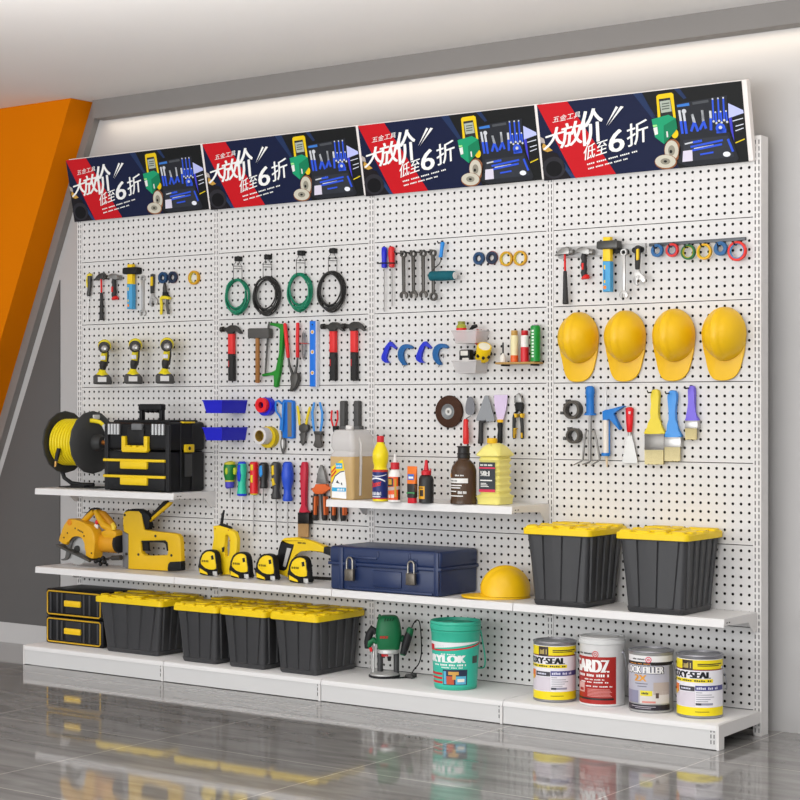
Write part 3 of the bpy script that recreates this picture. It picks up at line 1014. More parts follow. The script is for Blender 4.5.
peg_hook('black peg hook holding the paint roller', K3, 326, 40, 326, 40, -.03)
T3 = 'four tape rolls beside the wrenches'
roll('plain navy tape roll, leftmost of the four in bay three', T3, K3, 500, 113, 31, 14, -.014, -.001, '143e66', '0f2c4c')
roll('navy tape roll with a red rim behind it', T3, K3, 563, 110, 31, 14, -.016, -.006, '15243f', '0f2238')
roll('yellow tape roll, third of the four in bay three', T3, K3, 633, 115, 36, 26, -.014, -.001, 'cf9710', 'dac43a')
roll('yellow tape roll at the right end of the four', T3, K3, 700, 112, 37, 27, -.014, -.001, 'cf9710', 'dac43a')
t = roll('thin red tape roll pressed behind a navy roll in bay three', T3, K3, 566, 110, 33, 14, -.0056, -.001, 'a83040', None)
# clamps
K3c = Ctx(375, 335, 10)
PA = [(150, 66), (160, 70), (210, 128), (197, 141), (152, 100), (142, 112), (116, 196), (108, 232), (116, 258), (142, 277), (100, 279), (70, 258), (58, 235), (62, 208), (98, 116), (132, 72)]
PB = [(376, 128), (352, 139), (318, 126), (292, 142), (278, 172), (275, 205), (284, 250), (312, 294), (282, 302), (250, 274), (230, 232), (222, 195), (230, 150), (254, 112), (290, 92), (330, 94), (360, 108)]
ca = wt('bar_clamp', 'angular royal blue clamp at the left end of the clamp row', 'clamp', K3c, 110, 180, 'angular blue clamps')
poly(G(), K3c, PA, -.016, -.002, .003).obj('jaw_body', M('1f2fc6', .4), ca)
cb = wt('c_clamp', 'curved steel-blue clamp, second in the clamp row', 'clamp', K3c, 260, 200, 'curved steel-blue clamps')
poly(G(), K3c, smooth(PB, 2), -.016, -.002, .003).obj('clamp_frame', M('1d5f9c', .42), cb)
g = G(); rod(g, K3c, [(328, 190, 4), (333, 215, 6), (330, 235, 4)], -.010, 8); rod(g, K3c, [(296, 296, 5), (285, 325, 3)], -.010, 8); g.obj('screw', DSTEEL, cb)
dup(ca, K3c.P(455, 178, 0), 'angular royal blue clamp between the two curved clamps')
dup(cb, K3c.P(608, 196, 0), 'curved steel-blue clamp at the right end of the clamp row')
# translucent bins with contents
K3b = Ctx(440, 310, 6.6667)
CLR = M('e4e0e0', .3, alpha=.5, var=.0)
def bin_open(g, x0, x1, yf, yb, zt, zb, mat_in=.0022, tap=.012):
    """open topped tapered tray"""
    X = lambda z: tap * (zt - z) / (zt - zb)
    o = lambda z, i: [(x0 + X(z) + i, yf + X(z) * 1.0 + i, z), (x1 - X(z) - i, yf + X(z) + i, z), (x1 - X(z) - i, yb - i, z), (x0 + X(z) + i, yb - i, z)]
    A, B = o(zt, 0), o(zb, 0)
    C, D = o(zt, mat_in), o(zb + mat_in, mat_in)
    g.add(A + B + C + D, [[0, 1, 5, 4], [1, 2, 6, 5], [2, 3, 7, 6], [3, 0, 4, 7], [4, 5, 6, 7],
                          [8, 9, 13, 12], [9, 10, 14, 13], [10, 11, 15, 14], [11, 8, 12, 15], [12, 13, 14, 15],
                          [0, 1, 9, 8], [1, 2, 10, 9], [2, 3, 11, 10], [3, 0, 8, 11]])
    return g
def tray(label, c, xl_, xr_, yt, yb, mat, dep, group, rim=True):
    pr = c.P(xr_, yt, -.002)
    pl = c.P(xl_, yt, -dep)
    zt, zb = c.P((xl_ + xr_) / 2 - 40, yt, -dep).z, c.P((xl_ + xr_) / 2 - 40, yb, -dep).z
    t = thing('storage_bin', label, 'storage bin', (pl.x / 2 + pr.x / 2, -.001, zb), group)
    g = G(); bin_open(g, pl.x, pr.x, -dep, -.001, zt, zb)
    g.obj('tub', mat, t)
    if rim:
        g = G()
        for a in ((pl.x - .002, pr.x + .002, -dep - .003, -dep + .003), (pl.x - .002, pl.x + .004, -dep, -.001), (pr.x - .004, pr.x + .002, -dep, -.001)):
            g.box(a[0], a[1], a[2], a[3], zt - .003, zt + .003, .001)
        g.obj('rim', mat, t)
    return t, (pl.x, pr.x, zt, zb)
t, (bx0, bx1, bzt, bzb) = tray('upper clear plastic bin holding a small green jar', K3b, 78, 328, 138, 221, CLR, .10, 'clear plastic bins')
t2, (cx0, cx1, czt, czb) = tray('lower clear plastic bin holding a tape measure and yellow lamp', K3b, 78, 326, 338, 421, CLR, .10, 'clear plastic bins')
# contents
q = K3b.P(143, 140, -.05)
t = thing('small_jar', 'small olive green jar with red band in the upper clear bin', 'jar', (q.x, q.y, bzb + .003))
zj = K3b.P(143, 76, -.05).z; r = .022
g = G().lathe([(.004, bzb + .003), (r, bzb + .003), (r, bzb + .05), (r * .98, q.z + .02), (r * .62, q.z + .03), (r * .62, zj - .01)], (q.x, q.y, 0)); g.obj('glass_body', M('a3a43c', .25), t)
g = G().lathe([(r * .7, zj - .013), (r * .72, zj), (r * .2, zj)], (q.x, q.y, 0)); g.obj('lid', M('8a8c36', .4), t)
g = G().lathe([(r + .0006, bzb + .01), (r + .0006, q.z + .012)], (q.x, q.y, 0)); g.obj('label', RED, t)
q = K3b.P(232, 135, -.05)
t = thing('gripping_tool', 'red and black rounded gadget lying in the upper clear bin', 'hand tool', (q.x, q.y, bzb + .003))
g = G(); g.blob((q.x + .006, q.y + .01, q.z - .028), .018, .015, .034); g.blob((q.x - .004, q.y + .01, bzb + .022), .018, .014, .016); g.obj('red_body', M('cf1d22', .4), t)
g = G(); g.tube([(q.x - .028, q.y, q.z - .004), (q.x - .006, q.y - .004, q.z + .014), (q.x + .012, q.y - .004, q.z + .018)], [.005, .009, .007], 10); g.obj('black_jaw', BLK, t)
q = K3b.P(180, 335, -.055)
t = thing('measuring_tape', 'black and silver tape measure in the lower clear bin', 'tape measure', (q.x, q.y, czb + .003))
zt_ = K3b.P(180, 264, -.055).z
g = G(); g.box(q.x - .03, q.x + .026, q.y - .018, q.y + .018, czb + .003, zt_, .008); g.obj('case', BLK, t)
g = G(); z_ = K3b.P(180, 288, -.055).z; g.box(q.x - .02, q.x + .016, q.y - .0195, q.y - .017, z_ - .01, z_ + .01, .002); g.box(q.x - .012, q.x + .02, q.y - .0195, q.y - .017, z_ - .04, z_ - .02, .002); g.obj('window', M('d8d4cc', .3), t)
q = K3b.P(288, 285, -.052)
t = thing('work_lamp', 'yellow and black round lamp poking out of the lower clear bin', 'lamp', (q.x, q.y, czb + .003))
g = G(); k = K3b.L(1, 290, 285)
R_ = Matrix.Rotation(math.radians(32), 3, 'Y') @ Matrix.Rotation(math.radians(28), 3, 'X')
def tilted(prof, n=20):
    gg = G().lathe(prof, (0, 0, 0), 'z', n)
    gg.v = [q + R_ @ p for p in gg.v]
    return gg
tilted([(.02, -.035), (46 * k, -.03), (50 * k, .03), (47 * k, .034), (40 * k, .034)]).obj('housing', YEL, t)
tilted([(1 * k, .0335), (39 * k, .0335), (39 * k, .0345), (1 * k, .036)]).obj('lens', M('f0ead2', .2), t)
gg = G()
for a in range(0, 360, 45):
    c_ = Vector((50 * k * math.cos(math.radians(a)), 50 * k * math.sin(math.radians(a)), -.002))
    gg.blob(q + R_ @ c_, .007, .007, .008, 8, 6)
gg.obj('grip_pad', BLK, t)
gg = tilted([(.010, -.062), (.015, -.058), (.02, -.034)]); gg.obj('handle', GRIP, t)
# little wooden shelf with bottles
q0, q1 = K3b.P(380, 352, -.06), K3b.P(690, 352, -.0)
zs = K3b.P(535, 346, -.06).z
t = thing('wall_ledge', 'narrow wooden ledge holding four small bottles', 'shelf', ((q0.x + q1.x) / 2, -.001, zs - .012))
g = G(); g.box(q0.x, q1.x, -.075, -.001, zs - .009, zs, .002); g.obj('board', M('b08a4e', .6, var=.15, scale=30), t)
g = G()
for f_ in (.12, .88):
    xx = q0.x + (q1.x - q0.x) * f_
    g.box(xx - .004, xx + .004, -.06, -.001, zs - .016, zs - .0085, .001)
g.obj('bracket', BLK, t)
BT = 'small bottles on the wooden ledge'
def bottle_on(label, x, ytop, w, parts, cat='bottle', name='small_bottle'):
    q = K3b.P(x, 345, -.036)
    zt_ = K3b.P(x, ytop, -.036).z
    k = K3b.L(1, x, 300)
    h = zt_ - zs
    t = thing(name, label, cat, (q.x, -.036, zs), BT)
    for nm, col, prof, al in parts:
        G().lathe([(r_ * w * k, zs + .0003 + f_ * h) for r_, f_ in prof], (q.x, -.036, 0), 'z', 20).obj(nm, M(col, .3, alpha=al, var=.02), t)
    return t
bottle_on('little white bottle with tall black brush top on the ledge', 420, 216, 22, [('body', 'e9e5dc', [(.3, 0), (.9, 0), (.9, .2), (.7, .34), (.35, .42), (.35, .45)], 1), ('brush_stem', '2a2a2a', [(.28, .44), (.28, .98), (.15, 1)], 1)])
bottle_on('cream squeeze bottle with tan cap on the ledge', 496, 136, 26, [('body', 'eadfae', [(.5, .01), (.98, .03), (1, .5), (1, .78), (.9, .84)], 1), ('orange_base', 'e0601c', [(.5, 0), (1.01, 0), (1.01, .21), (.5, .21)], 1), ('cap', 'c49a50', [(.8, .83), (.86, .84), (.86, .99), (.6, 1)], 1)])
bottle_on('red and white squeeze bottle with red cap on the ledge', 565, 136, 27, [('body', 'ede6e2', [(.5, .01), (.98, .03), (1, .5), (1, .8), (.9, .84)], 1), ('red_lower_half', 'd4202a', [(.5, 0), (1.01, 0), (1.01, .47), (.5, .47)], 1), ('cap', 'c92028', [(.8, .83), (.86, .84), (.86, .99), (.6, 1)], 1)])
t = bottle_on('tall green spray can, rightmost on the wooden ledge', 636, 96, 33, [('body', '0f8f34', [(.6, 0), (1, .01), (1, .94), (.8, .97)], 1), ('cap', 'b9a2bd', [(.8, .96), (.7, .985), (.35, 1)], 1)], 'spray can', 'spray_can')
q = K3b.P(636, 345, -.036); k = K3b.L(1, 636, 300); g = G(); h = K3b.P(636, 96, -.036).z - zs
for i in range(9):
    z_ = zs + h * (.12 + .085 * i)
    patch(g, oncyl((q.x, -.036), 33 * k + .0006, -108, -78, z_, z_ + h * .05), 6)
g.obj('label_marks', M('dff0df', .4), t)

# ---------------- bay 3: lower row
K3d = Ctx(430, 385, 8)
t = wt('flap_disc', 'brown abrasive flap disc with grey hub', 'grinding disc', K3d, 163, 213)
k = K3d.L(1, 163, 213); ce = K3d.P(163, 213, 0)
g = G().lathe([(60 * k, .004), (126 * k, .003), (130 * k, .008), (126 * k, .015), (66 * k, .022), (60 * k, .020)], ce, 'y', 48, 1, True); g.obj('abrasive_flaps', M('3f2415', .8, var=.25, scale=150, bump=.8), t)
g = G().lathe([(16 * k, .003), (64 * k, .003), (64 * k, .020), (58 * k, .021), (40 * k, .013), (36 * k, .012), (16 * k, .014)], ce, 'y', 36, 1, True); g.obj('hub', M('86898b', .4, .2), t)
g = G().lathe([(10 * k, .001), (30 * k, .0125), (30 * k, .0155), (13 * k, .0155), (13 * k, .0125), (10 * k, .01)], ce, 'y', 24, 1, True); g.obj('arbor_ring', M('c9c7c2', .35, .3), t)
t = wt('pointing_trowel', 'small pointing trowel with red handle, left of the broad trowel', 'trowel', K3d, 300, 270)
g = G(); poly(g, K3d, smooth([(320, 92), (340, 106), (352, 150), (358, 195), (345, 232), (318, 242), (290, 228), (282, 195), (286, 150), (300, 106)], 2), -.026, -.022); g.obj('blade', M('76767a', .4, .45, var=.1), t)
rod(G(), K3d, [(318, 236, 5), (322, 250, 5), (300, 262, 5), (288, 274, 6)], -.024, 8).obj('neck', STEEL, t)
g = G(); rod(g, K3d, [(288, 272, 14), (287, 282, 20), (286, 330, 21), (288, 400, 25), (288, 460, 25), (288, 474, 18)], -.028, 16); g.obj('handle', M('db2a2a', .35), t)
t = wt('brick_trowel', 'broad grey trowel with black handle', 'trowel', K3d, 440, 270)
g = G(); poly(g, K3d, [(436, 86), (448, 83), (464, 86), (490, 180), (514, 270), (514, 288), (448, 293), (443, 270), (436, 293), (370, 286), (370, 268), (404, 180)], -.022, -.018); g.obj('blade', M('8b8d90', .4, .35, var=.05), t)
g = G(); rod(g, K3d, [(412, 288, 18), (409, 300, 20), (407, 400, 20), (404, 462, 22), (404, 470, 16)], -.024, 14); poly(g, K3d, [(395, 284), (436, 284), (432, 304), (395, 304)], -.03, -.018, .002); g.obj('handle', GRIP, t)
t = wt('putty_knife', 'putty knife with pale lilac blade and yellow collar', 'scraper', K3d, 560, 290)
g = G(); poly(g, K3d, [(512, 80), (618, 78), (612, 160), (604, 205), (584, 280), (540, 280), (524, 205), (516, 160)], -.018, -.014); g.obj('blade', M('d5c2e0', .4), t)
g = G(); rod(g, K3d, [(561, 276, 22), (561, 282, 29), (561, 298, 27), (561, 301, 20)], -.022, sy=.7); g.obj('collar', M('ecb71a', .4), t)
g = G(); rod(g, K3d, [(560, 300, 20), (560, 320, 24), (562, 360, 19), (560, 400, 22), (558, 460, 24), (558, 468, 18)], -.022, sy=.8); g.obj('handle', BLK, t)
def pliers(label, c, jaw, jc, piv, pc, handles, ax, ay, group=None, d=-.02, name='pliers', extra=None):
    t = wt(name, label, 'pliers', c, ax, ay, group)
    poly(G(), c, jaw, d - .006, d + .006, .002).obj('jaws', jc, t)
    if piv: poly(G(), c, piv, d - .009, d + .009, .003).obj('pivot', pc, t)
    for pts, col in handles:
        rod(G(), c, pts, d, 10, .9).obj('handle', M(col, .45, var=.03), t)
    if extra:
        for nm, col, pls in extra:
            for P in pls:
                poly(G(), c, P[0], d - P[1], d + .006, .001).obj(nm, M(col, .45, var=.03), t)
    return t
pliers('side cutting pliers with black and yellow handles, right of the lilac putty knife', K3d, [(690, 80), (702, 64), (718, 78), (730, 110), (732, 142), (672, 142), (674, 108)], STEEL,
       [(682, 138), (726, 138), (738, 160), (728, 226), (704, 190), (684, 226), (676, 166)], BLK,
       [([(682, 225, 14), (674, 260, 16), (672, 330, 15), (674, 420, 15), (676, 432, 11)], '232323'), ([(722, 225, 14), (732, 260, 16), (738, 330, 15), (738, 420, 15), (736, 432, 11)], '232323')], 704, 160,
       extra=[('handle_trim', 'e3b51e', [([(668, 228), (692, 232), (690, 256), (678, 262)], .0145), ([(714, 230), (738, 228), (734, 262), (722, 256)], .0145), ([(668, 345), (684, 345), (682, 352), (672, 356), (670, 424), (666, 420)], .0145), ([(724, 382), (731, 382), (732, 424), (726, 424)], .0145)])])
# ================================================================= BAY 1 wall tools
K1 = Ctx(80, 255, 6.4)
def at1(x, y, d=.012):
    return K1.P(x, y, 0) + Vector((0, d, 0))
t = driver('screwdriver with yellow and black grip at the left edge of bay one', K1, [(64, 120, 8), (63, 126, 14), (62, 160, 15), (63, 200, 13), (57, 236, 12), (56, 250, 15), (56, 264, 10)], [(56, 262, 3), (50, 400, 3), (49, 412, 2)], '3a3a38', scol=LSTEEL,
           extra=[('handle_inlay', 'e9d21a', [[(50, 122, 2), (52, 126, 8), (46, 165, 8), (48, 205, 7), (50, 208, 3)], [(62, 118, 6), (63, 124, 14.5), (63, 134, 14.5), (63, 136, 9)]])])
c = dup(ham, at1(138, 148), 'slim claw hammer with red shaft and grey grip in bay one'); setmat(c, 'head', DSTEEL)
dup(stub, at1(220, 150), 'stubby claw hammer with black and red grip in bay one')
c = dup(club, at1(318, 92, .022), 'club hammer with yellow and blue handle in bay one'); setmat(c, 'head', BLK)
dup(wr4, at1(386, 145, .033), 'silver combination wrench in bay one, right of the club hammer')
dup(adj, at1(452, 130, .033), 'adjustable wrench with black and yellow handle in bay one')
T1 = 'tape rolls in bay one'
roll('navy blue tape roll above the yellow pliers in bay one', T1, K1, 525, 145, 37, 16, -.016, -.001, '143e66', '0f2c4c')
roll('navy tape roll with red edge in bay one', T1, K1, 588, 142, 38, 17, -.018, -.007, '15243f', '0f2238')
roll('thin red tape roll pressed behind a navy roll in bay one', T1, K1, 593, 143, 39, 17, -.0066, -.001, 'a83040')
roll('single yellow tape roll at the right side of bay one', T1, K1, 723, 145, 45, 31, -.016, -.001, 'cf9710', 'dac43a')
pliers('pliers with yellow and grey handles below the navy tape in bay one', K1, [(532, 186), (538, 178), (544, 200), (548, 250), (528, 252), (528, 210)], DSTEEL, [(526, 236), (550, 236), (552, 266), (524, 266)], BLK,
       [([(532, 262, 9), (518, 275, 10), (522, 320, 11), (520, 376, 10), (520, 382, 7)], 'e6cf1c'), ([(545, 262, 9), (562, 275, 10), (556, 320, 11), (566, 376, 10), (566, 380, 7)], '55554f')], 538, 200,
       extra=[('handle_trim', 'e6cf1c', [([(532, 262), (548, 262), (566, 270), (562, 284), (540, 278), (518, 284), (514, 270)], .014)])])
# ---------------- cordless drills
KD = Ctx(80, 330, 7.2727)
dr = thing('cordless_drill', 'leftmost of three yellow cordless drills', 'drill', KD.P(178, 240, -.09), 'cordless drills in bay one')
k = KD.L(1, 178, 240)
def sweepy(g, c, x, y, rows, n=20):
    """body along the view axis: rows of (depth, radius px); centre seen at its own depth"""
    ce = c.P(x, y, -.085)
    vs, fs = [], []
    for (d, r) in rows:
        for j in range(n):
            a = 2 * PI * j / n
            vs.append((ce.x + r * k * math.cos(a), d, ce.z + r * k * math.sin(a)))
    for i in range(len(rows) - 1):
        for j in range(n):
            j2 = (j + 1) % n
            fs.append([i * n + j, i * n + j2, (i + 1) * n + j2, (i + 1) * n + j])
    fs += [list(range(n)), [(len(rows) - 1) * n + j for j in range(n)]]
    return g.add(vs, fs)
g = G(); sweepy(g, KD, 184, 116, [(-.003, 30), (-.008, 40), (-.05, 46), (-.085, 48), (-.092, 42)]); g.obj('motor_housing', M('e8d418', .4, var=.03), dr)
g = G(); sweepy(g, KD, 182, 128, [(-.090, 38), (-.098, 42), (-.122, 41), (-.126, 36)]); g.obj('clutch_collar', M('383634', .5), dr)
g = G(); sweepy(g, KD, 184, 136, [(-.126, 27), (-.130, 27), (-.150, 20), (-.152, 12)]); g.obj('chuck', M('8d8a88', .35, .5), dr)
g = G(); sweepy(g, KD, 188, 140, [(-.152, 9), (-.155, 8)]); g.obj('chuck_jaws', M('d8d6d2', .3, .5), dr)
rod(G(), KD, [(184, 160, 22), (180, 200, 24), (178, 235, 22), (178, 240, 20)], -.085, 14, 1.3).obj('handle', M('e8d418', .4), dr)
def dpoly(g, pts, y0, y1, bev=0.):
    return g.prism([KD.P(a, b, -.085) for a, b in pts], y0, y1, bev)
g = G(); dpoly(g, [(164, 190), (188, 190), (188, 218), (164, 218)], -.1185, -.11, .001); g.obj('handle_label', M('dcdbe6', .4), dr)
rod(G(), KD, [(180, 228, 24), (178, 240, 29), (176, 262, 27), (174, 290, 20)], -.085, 14, 1.4).obj('grip_sleeve', M('2c2a29', .6), dr)
rod(G(), KD, [(200, 158, 9), (200, 200, 9), (194, 262, 8)], -.085, 10, 1.2).obj('trigger', M('3a3836', .6), dr)
rod(G(), KD, [(174, 284, 20), (172, 304, 28), (172, 326, 46), (172, 332, 46)], -.085, 18, 1.0).obj('foot', M('e8d418', .4), dr)
g = G(); dpoly(g, [(136, 326), (206, 326), (218, 345), (224, 388), (216, 396), (136, 396), (126, 388), (126, 340)], -.116, -.054, .006); g.obj('battery', M('3c3a38', .5), dr)
g = G(); dpoly(g, [(150, 342), (194, 342), (194, 378), (150, 378)], -.1173, -.1155); g.obj('battery_label', M('d6d4d2', .4), dr)
dr.rotation_euler.z = math.radians(43)
dup(dr, KD.P(402, 234, -.09), 'middle one of three yellow cordless drills')
dup(dr, KD.P(632, 230, -.09), 'rightmost of three yellow cordless drills')

# ================================================================= BAY 2 wall tools
K2 = Ctx(190, 230, 4.4444)
def hose(kind, label, hl, dx, dy, cx, cy, rx, ry, col, seed):
    t = thing('wall_hook', hl, 'hook', K2.P(212 + dx, 128 + dy, 0), 'wire hooks with black caps')
    P = lambda x, y, d: K2.P(x + dx, y + dy, d)
    a = P(212, 128, -.02); k = K2.L(1)
    G().box(a.x - 13 * k, a.x + 13 * k, -.03, -.0005, a.z - 11 * k, a.z + 11 * k, .003).obj('cap', BLK, t)
    g = G()
    w = .0016
    g.tube([P(203, 138, -.016), P(203, 145, -.018), P(190, 160, -.02), P(230, 161, -.02), P(219, 145, -.018), P(219, 138, -.016)], w, 6)
    g.tube([P(193, 172, -.02), P(231, 173, -.02)], w, 6)
    g.tube([P(193, 160, -.02), P(193, 222, -.022), P(193, 228, -.04), P(193, 214, -.05)], w, 6)
    g.tube([P(231, 160, -.02), P(231, 222, -.022), P(231, 228, -.04), P(231, 214, -.05)], w, 6)
    g.obj('wire', DSTEEL, t)
    t = wt('hose_coil', label, 'hose', K2, cx, cy, 'hanging hose coils')
    rnd = random.Random(seed)
    g = G()
    k = K2.L(1)
    c = K2.P(cx, cy, -.03)
    fx = (K2.P(cx + 50, cy, -.03).x - c.x) / 50
    for i in range(7):
        ax, az = rx * (1 - .03 * i + rnd.uniform(-.05, .02)), ry * (1 - .035 * i + rnd.uniform(-.04, .02))
        ox, oz = rnd.uniform(-3, 3), rnd.uniform(-3, 3) + 2 * i
        d0 = -.014 - .006 * (i % 4)
        tl = rnd.uniform(-.2, .2)
        pts = []
        for q in range(40):
            a = 2 * PI * q / 40
            x_, z_ = ax * math.cos(a), az * math.sin(a) * (1 - .06 * math.cos(a + tl))
            pts.append((c.x + (x_ + ox) * fx, d0 + .004 * math.sin(a * 2 + i), c.z + (z_ + oz) * k))
        g.tube(pts, 3.6 * k, 7, True)
    g.tube([(c.x + rx * fx * .9, -.04, c.z + ry * .3 * k), (c.x + rx * fx * .98, -.045, c.z - .3 * ry * k), (c.x + .6 * rx * fx, -.045, c.z - .85 * ry * k), (c.x, -.04, c.z - ry * .97 * k)], 3.2 * k, 7)
    g.obj('hose_loops', M(col, .4, var=.05), t)
hose(0, 'leftmost hose coil, green, hanging in bay two', 'black-capped wire hook above the leftmost green hose', 0, 0, 203, 297, 54, 80, '12805f', 3)
hose(1, 'black hose coil between the two green coils', 'black-capped wire hook above the black hose between green ones', 132, -8, 334, 296, 57, 86, '2c2b2a', 5)
hose(0, 'green hose coil between the two black coils', 'black-capped wire hook above the green hose between black ones', 280, -26, 483, 277, 55, 82, '12805f', 8)
hose(1, 'rightmost hose coil, black, hanging in bay two', 'black-capped wire hook above the rightmost black hose', 422, -36, 622, 275, 60, 88, '2c2b2a', 13)

K2b = Ctx(215, 315, 5)
hm = wt('claw_hammer', 'red and black claw hammer at the left end of bay two', 'hammer', K2b, 75, 72, 'red and black claw hammers')
g = G(); poly(g, K2b, [(48, 62), (60, 64), (68, 54), (78, 50), (94, 51), (110, 60), (122, 76), (130, 93), (122, 95), (112, 84), (100, 78), (90, 82), (88, 95), (62, 95), (60, 82), (48, 80)], -.026, -.012, .002)
k = K2b.L(1)
g.tube([K2b.P(52, 71, -.019), K2b.P(44, 71, -.019), K2b.P(43, 71, -.019), K2b.P(30, 72, -.019)], [7 * k, 7 * k, 14 * k, 14 * k], 14); g.obj('head', M('3c3a38', .4, .4, var=.08), hm)
g = G(); poly(g, K2b, [(62, 93), (88, 93), (88, 196), (62, 196)], -.028, -.008, .006); g.obj('upper_handle', M('e03030', .42), hm)
g = G(); poly(g, K2b, [(62, 195), (88, 195), (89, 330), (63, 330)], -.029, -.007, .006); g.obj('grip', M('242323', .6), hm)
g = G(); poly(g, K2b, [(66, 228), (70, 228), (70, 260), (66, 260)], -.0295, -.028); g.obj('grip_mark', M('c02028', .5), hm)
dup(hm, K2b.P(581, 58, 0), 'red and black claw hammer just right of the blue level')
dup(hm, K2b.P(685, 56, 0), 'red and black claw hammer at the right end of bay two')
t = wt('mallet', 'mallet with dark grey block head and wooden handle', 'mallet', K2b, 213, 92)
g = G(); poly(g, K2b, [(162, 70), (168, 66), (262, 66), (268, 70), (268, 112), (262, 116), (168, 116), (162, 112)], -.04, -.012, .004); g.obj('head', M('52504e', .7, var=.08), t)
rod(G(), K2b, [(213, 112, 11), (213, 336, 12), (213, 340, 9)], -.028, 12).obj('handle', M('a06c38', .6, var=.15, scale=30), t)
t = wt('hacksaw', 'green framed hacksaw with thin grey blade', 'saw', K2b, 320, 60)
g = G(); poly(g, K2b, [(270, 42), (280, 38), (318, 46), (336, 44), (344, 54), (342, 90), (332, 200), (322, 280), (312, 330), (308, 358), (300, 363), (291, 358), (294, 320), (298, 300), (288, 298), (238, 308), (232, 302), (234, 295), (286, 284), (306, 278), (320, 190), (328, 70), (318, 58), (276, 52)], -.024, -.006, .004); g.obj('frame', M('17841f', .4, var=.03), t)
g = G(); poly(g, K2b, [(267, 34), (275, 34), (272, 60), (255, 296), (247, 296), (262, 60)], -.0165, -.0145); g.obj('blade', M('4d4b48', .5), t)
t = wt('lopper', 'long-handled lopper with red grips, jaws pointing down', 'lopper', K2b, 385, 290)
rod(G(), K2b, [(348, 42, 6), (350, 46, 9), (358, 130, 10), (366, 210, 9), (366, 215, 6)], -.02).obj('red_grip', M('e02a2e', .4), t)
rod(G(), K2b, [(414, 38, 6), (414, 42, 9), (412, 130, 9), (413, 210, 9), (413, 215, 6)], -.02).obj('red_grip', M('e02a2e', .4), t)
g = G(); rod(g, K2b, [(367, 212, 5), (372, 250, 6), (386, 290, 8), (400, 315, 8)], -.02); g.obj('arm', DSTEEL, t)
g = G(); rod(g, K2b, [(413, 212, 5), (410, 250, 6), (402, 290, 8), (390, 320, 8)], -.024); g.obj('arm', DSTEEL, t)
g = G(); poly(g, K2b, smooth([(378, 296), (392, 300), (408, 290), (412, 312), (406, 345), (390, 372), (374, 383), (370, 374), (382, 352), (374, 325)], 2), -.034, -.01, .003); g.obj('cutting_jaw', M('4f4d4a', .4, .5), t)
t = wt('wire_bundle', 'narrow bundle of grey wire with a red tie', 'wire', K2b, 443, 140)
g = G(); c = K2b.P(443, 152, -.012); k = K2b.L(1); rnd = random.Random(4)
for i in range(6):
    ax, az = rnd.uniform(8, 16), rnd.uniform(60, 78)
    g.tube([(c.x + ax * k * math.cos(2 * PI * q / 20) + rnd.uniform(-.001, .001), -.006 - .0022 * i, c.z + az * k * math.sin(2 * PI * q / 20)) for q in range(20)], .0011, 5, True)
g.obj('wire_loops', M('a5a3a1', .4, .4), t)
a, b_ = K2b.P(426, 141, -.022), K2b.P(460, 143, -.022)
G().tube([a, (c.x, -.023, a.z), b_, (b_.x, -.004, b_.z), (a.x, -.004, a.z)], .0014, 5, True).obj('tie', RED, t)
t = wt('spirit_level', 'blue spirit level with three round vials', 'level', K2b, 487, 45)
g = G(); poly(g, K2b, [(473, 30), (502, 30), (502, 358), (473, 358)], -.026, -.002, .0015); g.obj('body', M('1771d8', .35, var=.02), t)
g = G(); poly(g, K2b, [(502, 30), (507, 30), (507, 358), (502, 358)], -.024, -.003); g.obj('pale_edge', M('d7dbe4', .4), t)
for y in (85, 185, 289):
    f = t
    o = G()
    ce = K2b.P(487, y, -.026)
    o.lathe([(10 * k, -.001), (10 * k, .001), (7 * k, .0014), (6.4 * k, .0005)], ce, 'y', 18); o = o.obj('vial_ring', M('eee3d6', .4), t)
    g = G(); g.lathe([(.0001, .0008), (6.4 * k, .0008), (6.2 * k, .0016), (.0001, .002)], ce, 'y', 14); g.obj('vial', M('d59a3a', .2), o)
g = G().lathe([(.0001, -.001), (4 * k, -.001), (4 * k, .0008), (.0001, .0008)], K2b.P(487, 48, -.026), 'y', 12); g.obj('hanging_hole', M('15253f', .5), t)

# lower row of bay 2
K2c = Ctx(200, 390, 10)
BIN = M('1d1fc0', .4, var=.03)
tray('upper of two royal blue open bins', K2c, 27, 472, 106, 232, BIN, .18, 'royal blue open bins')
tray('lower of two royal blue open bins', K2c, 27, 472, 381, 506, BIN, .18, 'royal blue open bins')
T2 = 'tape rolls right of the blue bins'
roll('wide royal blue tape roll behind the small red roll', T2, K2c, 640, 166, 92, 52, -.036, -.001, '1b22d0', None)
q = roll('small red tape roll in front of the blue roll', T2, K2c, 606, 152, 74, 32, -.058, -.037, 'df1820', None)
roll('wide yellow tape roll behind the white roll', T2, K2c, 668, 472, 108, 66, -.03, -.001, 'd9bb12', None)
roll('white tape roll standing out in front of the yellow roll', T2, K2c, 592, 460, 84, 50, -.078, -.031, 'd9d6d4', 'a8883a')
K2d = Ctx(270, 390, 8)
t = wt('garden_shears', 'blue shears held in a blue and grey sheath', 'shears', K2d, 140, 120)
g = G(); poly(g, K2d, smooth([(96, 92), (112, 82), (140, 80), (172, 86), (186, 100), (188, 240), (188, 372), (180, 384), (112, 386), (104, 376), (98, 330), (94, 240)], 2), -.019, -.002, .004); g.obj('sheath', M('1a70cc', .4), t)
g = G(); poly(g, K2d, [(138, 96), (170, 100), (172, 372), (140, 376)], -.0205, -.015, .001); g.obj('sheath_panel', M('77736c', .6, var=.1), t)
g = G(); rod(g, K2d, [(96, 110, 8), (70, 86, 8), (48, 92, 8), (44, 130, 8), (50, 172, 8), (76, 206, 8), (90, 240, 9), (82, 320, 8)], -.016); rod(g, K2d, [(112, 100, 7), (104, 160, 8), (100, 250, 8), (96, 330, 7)], -.03); g.obj('handle', M('1f80d6', .4), t)
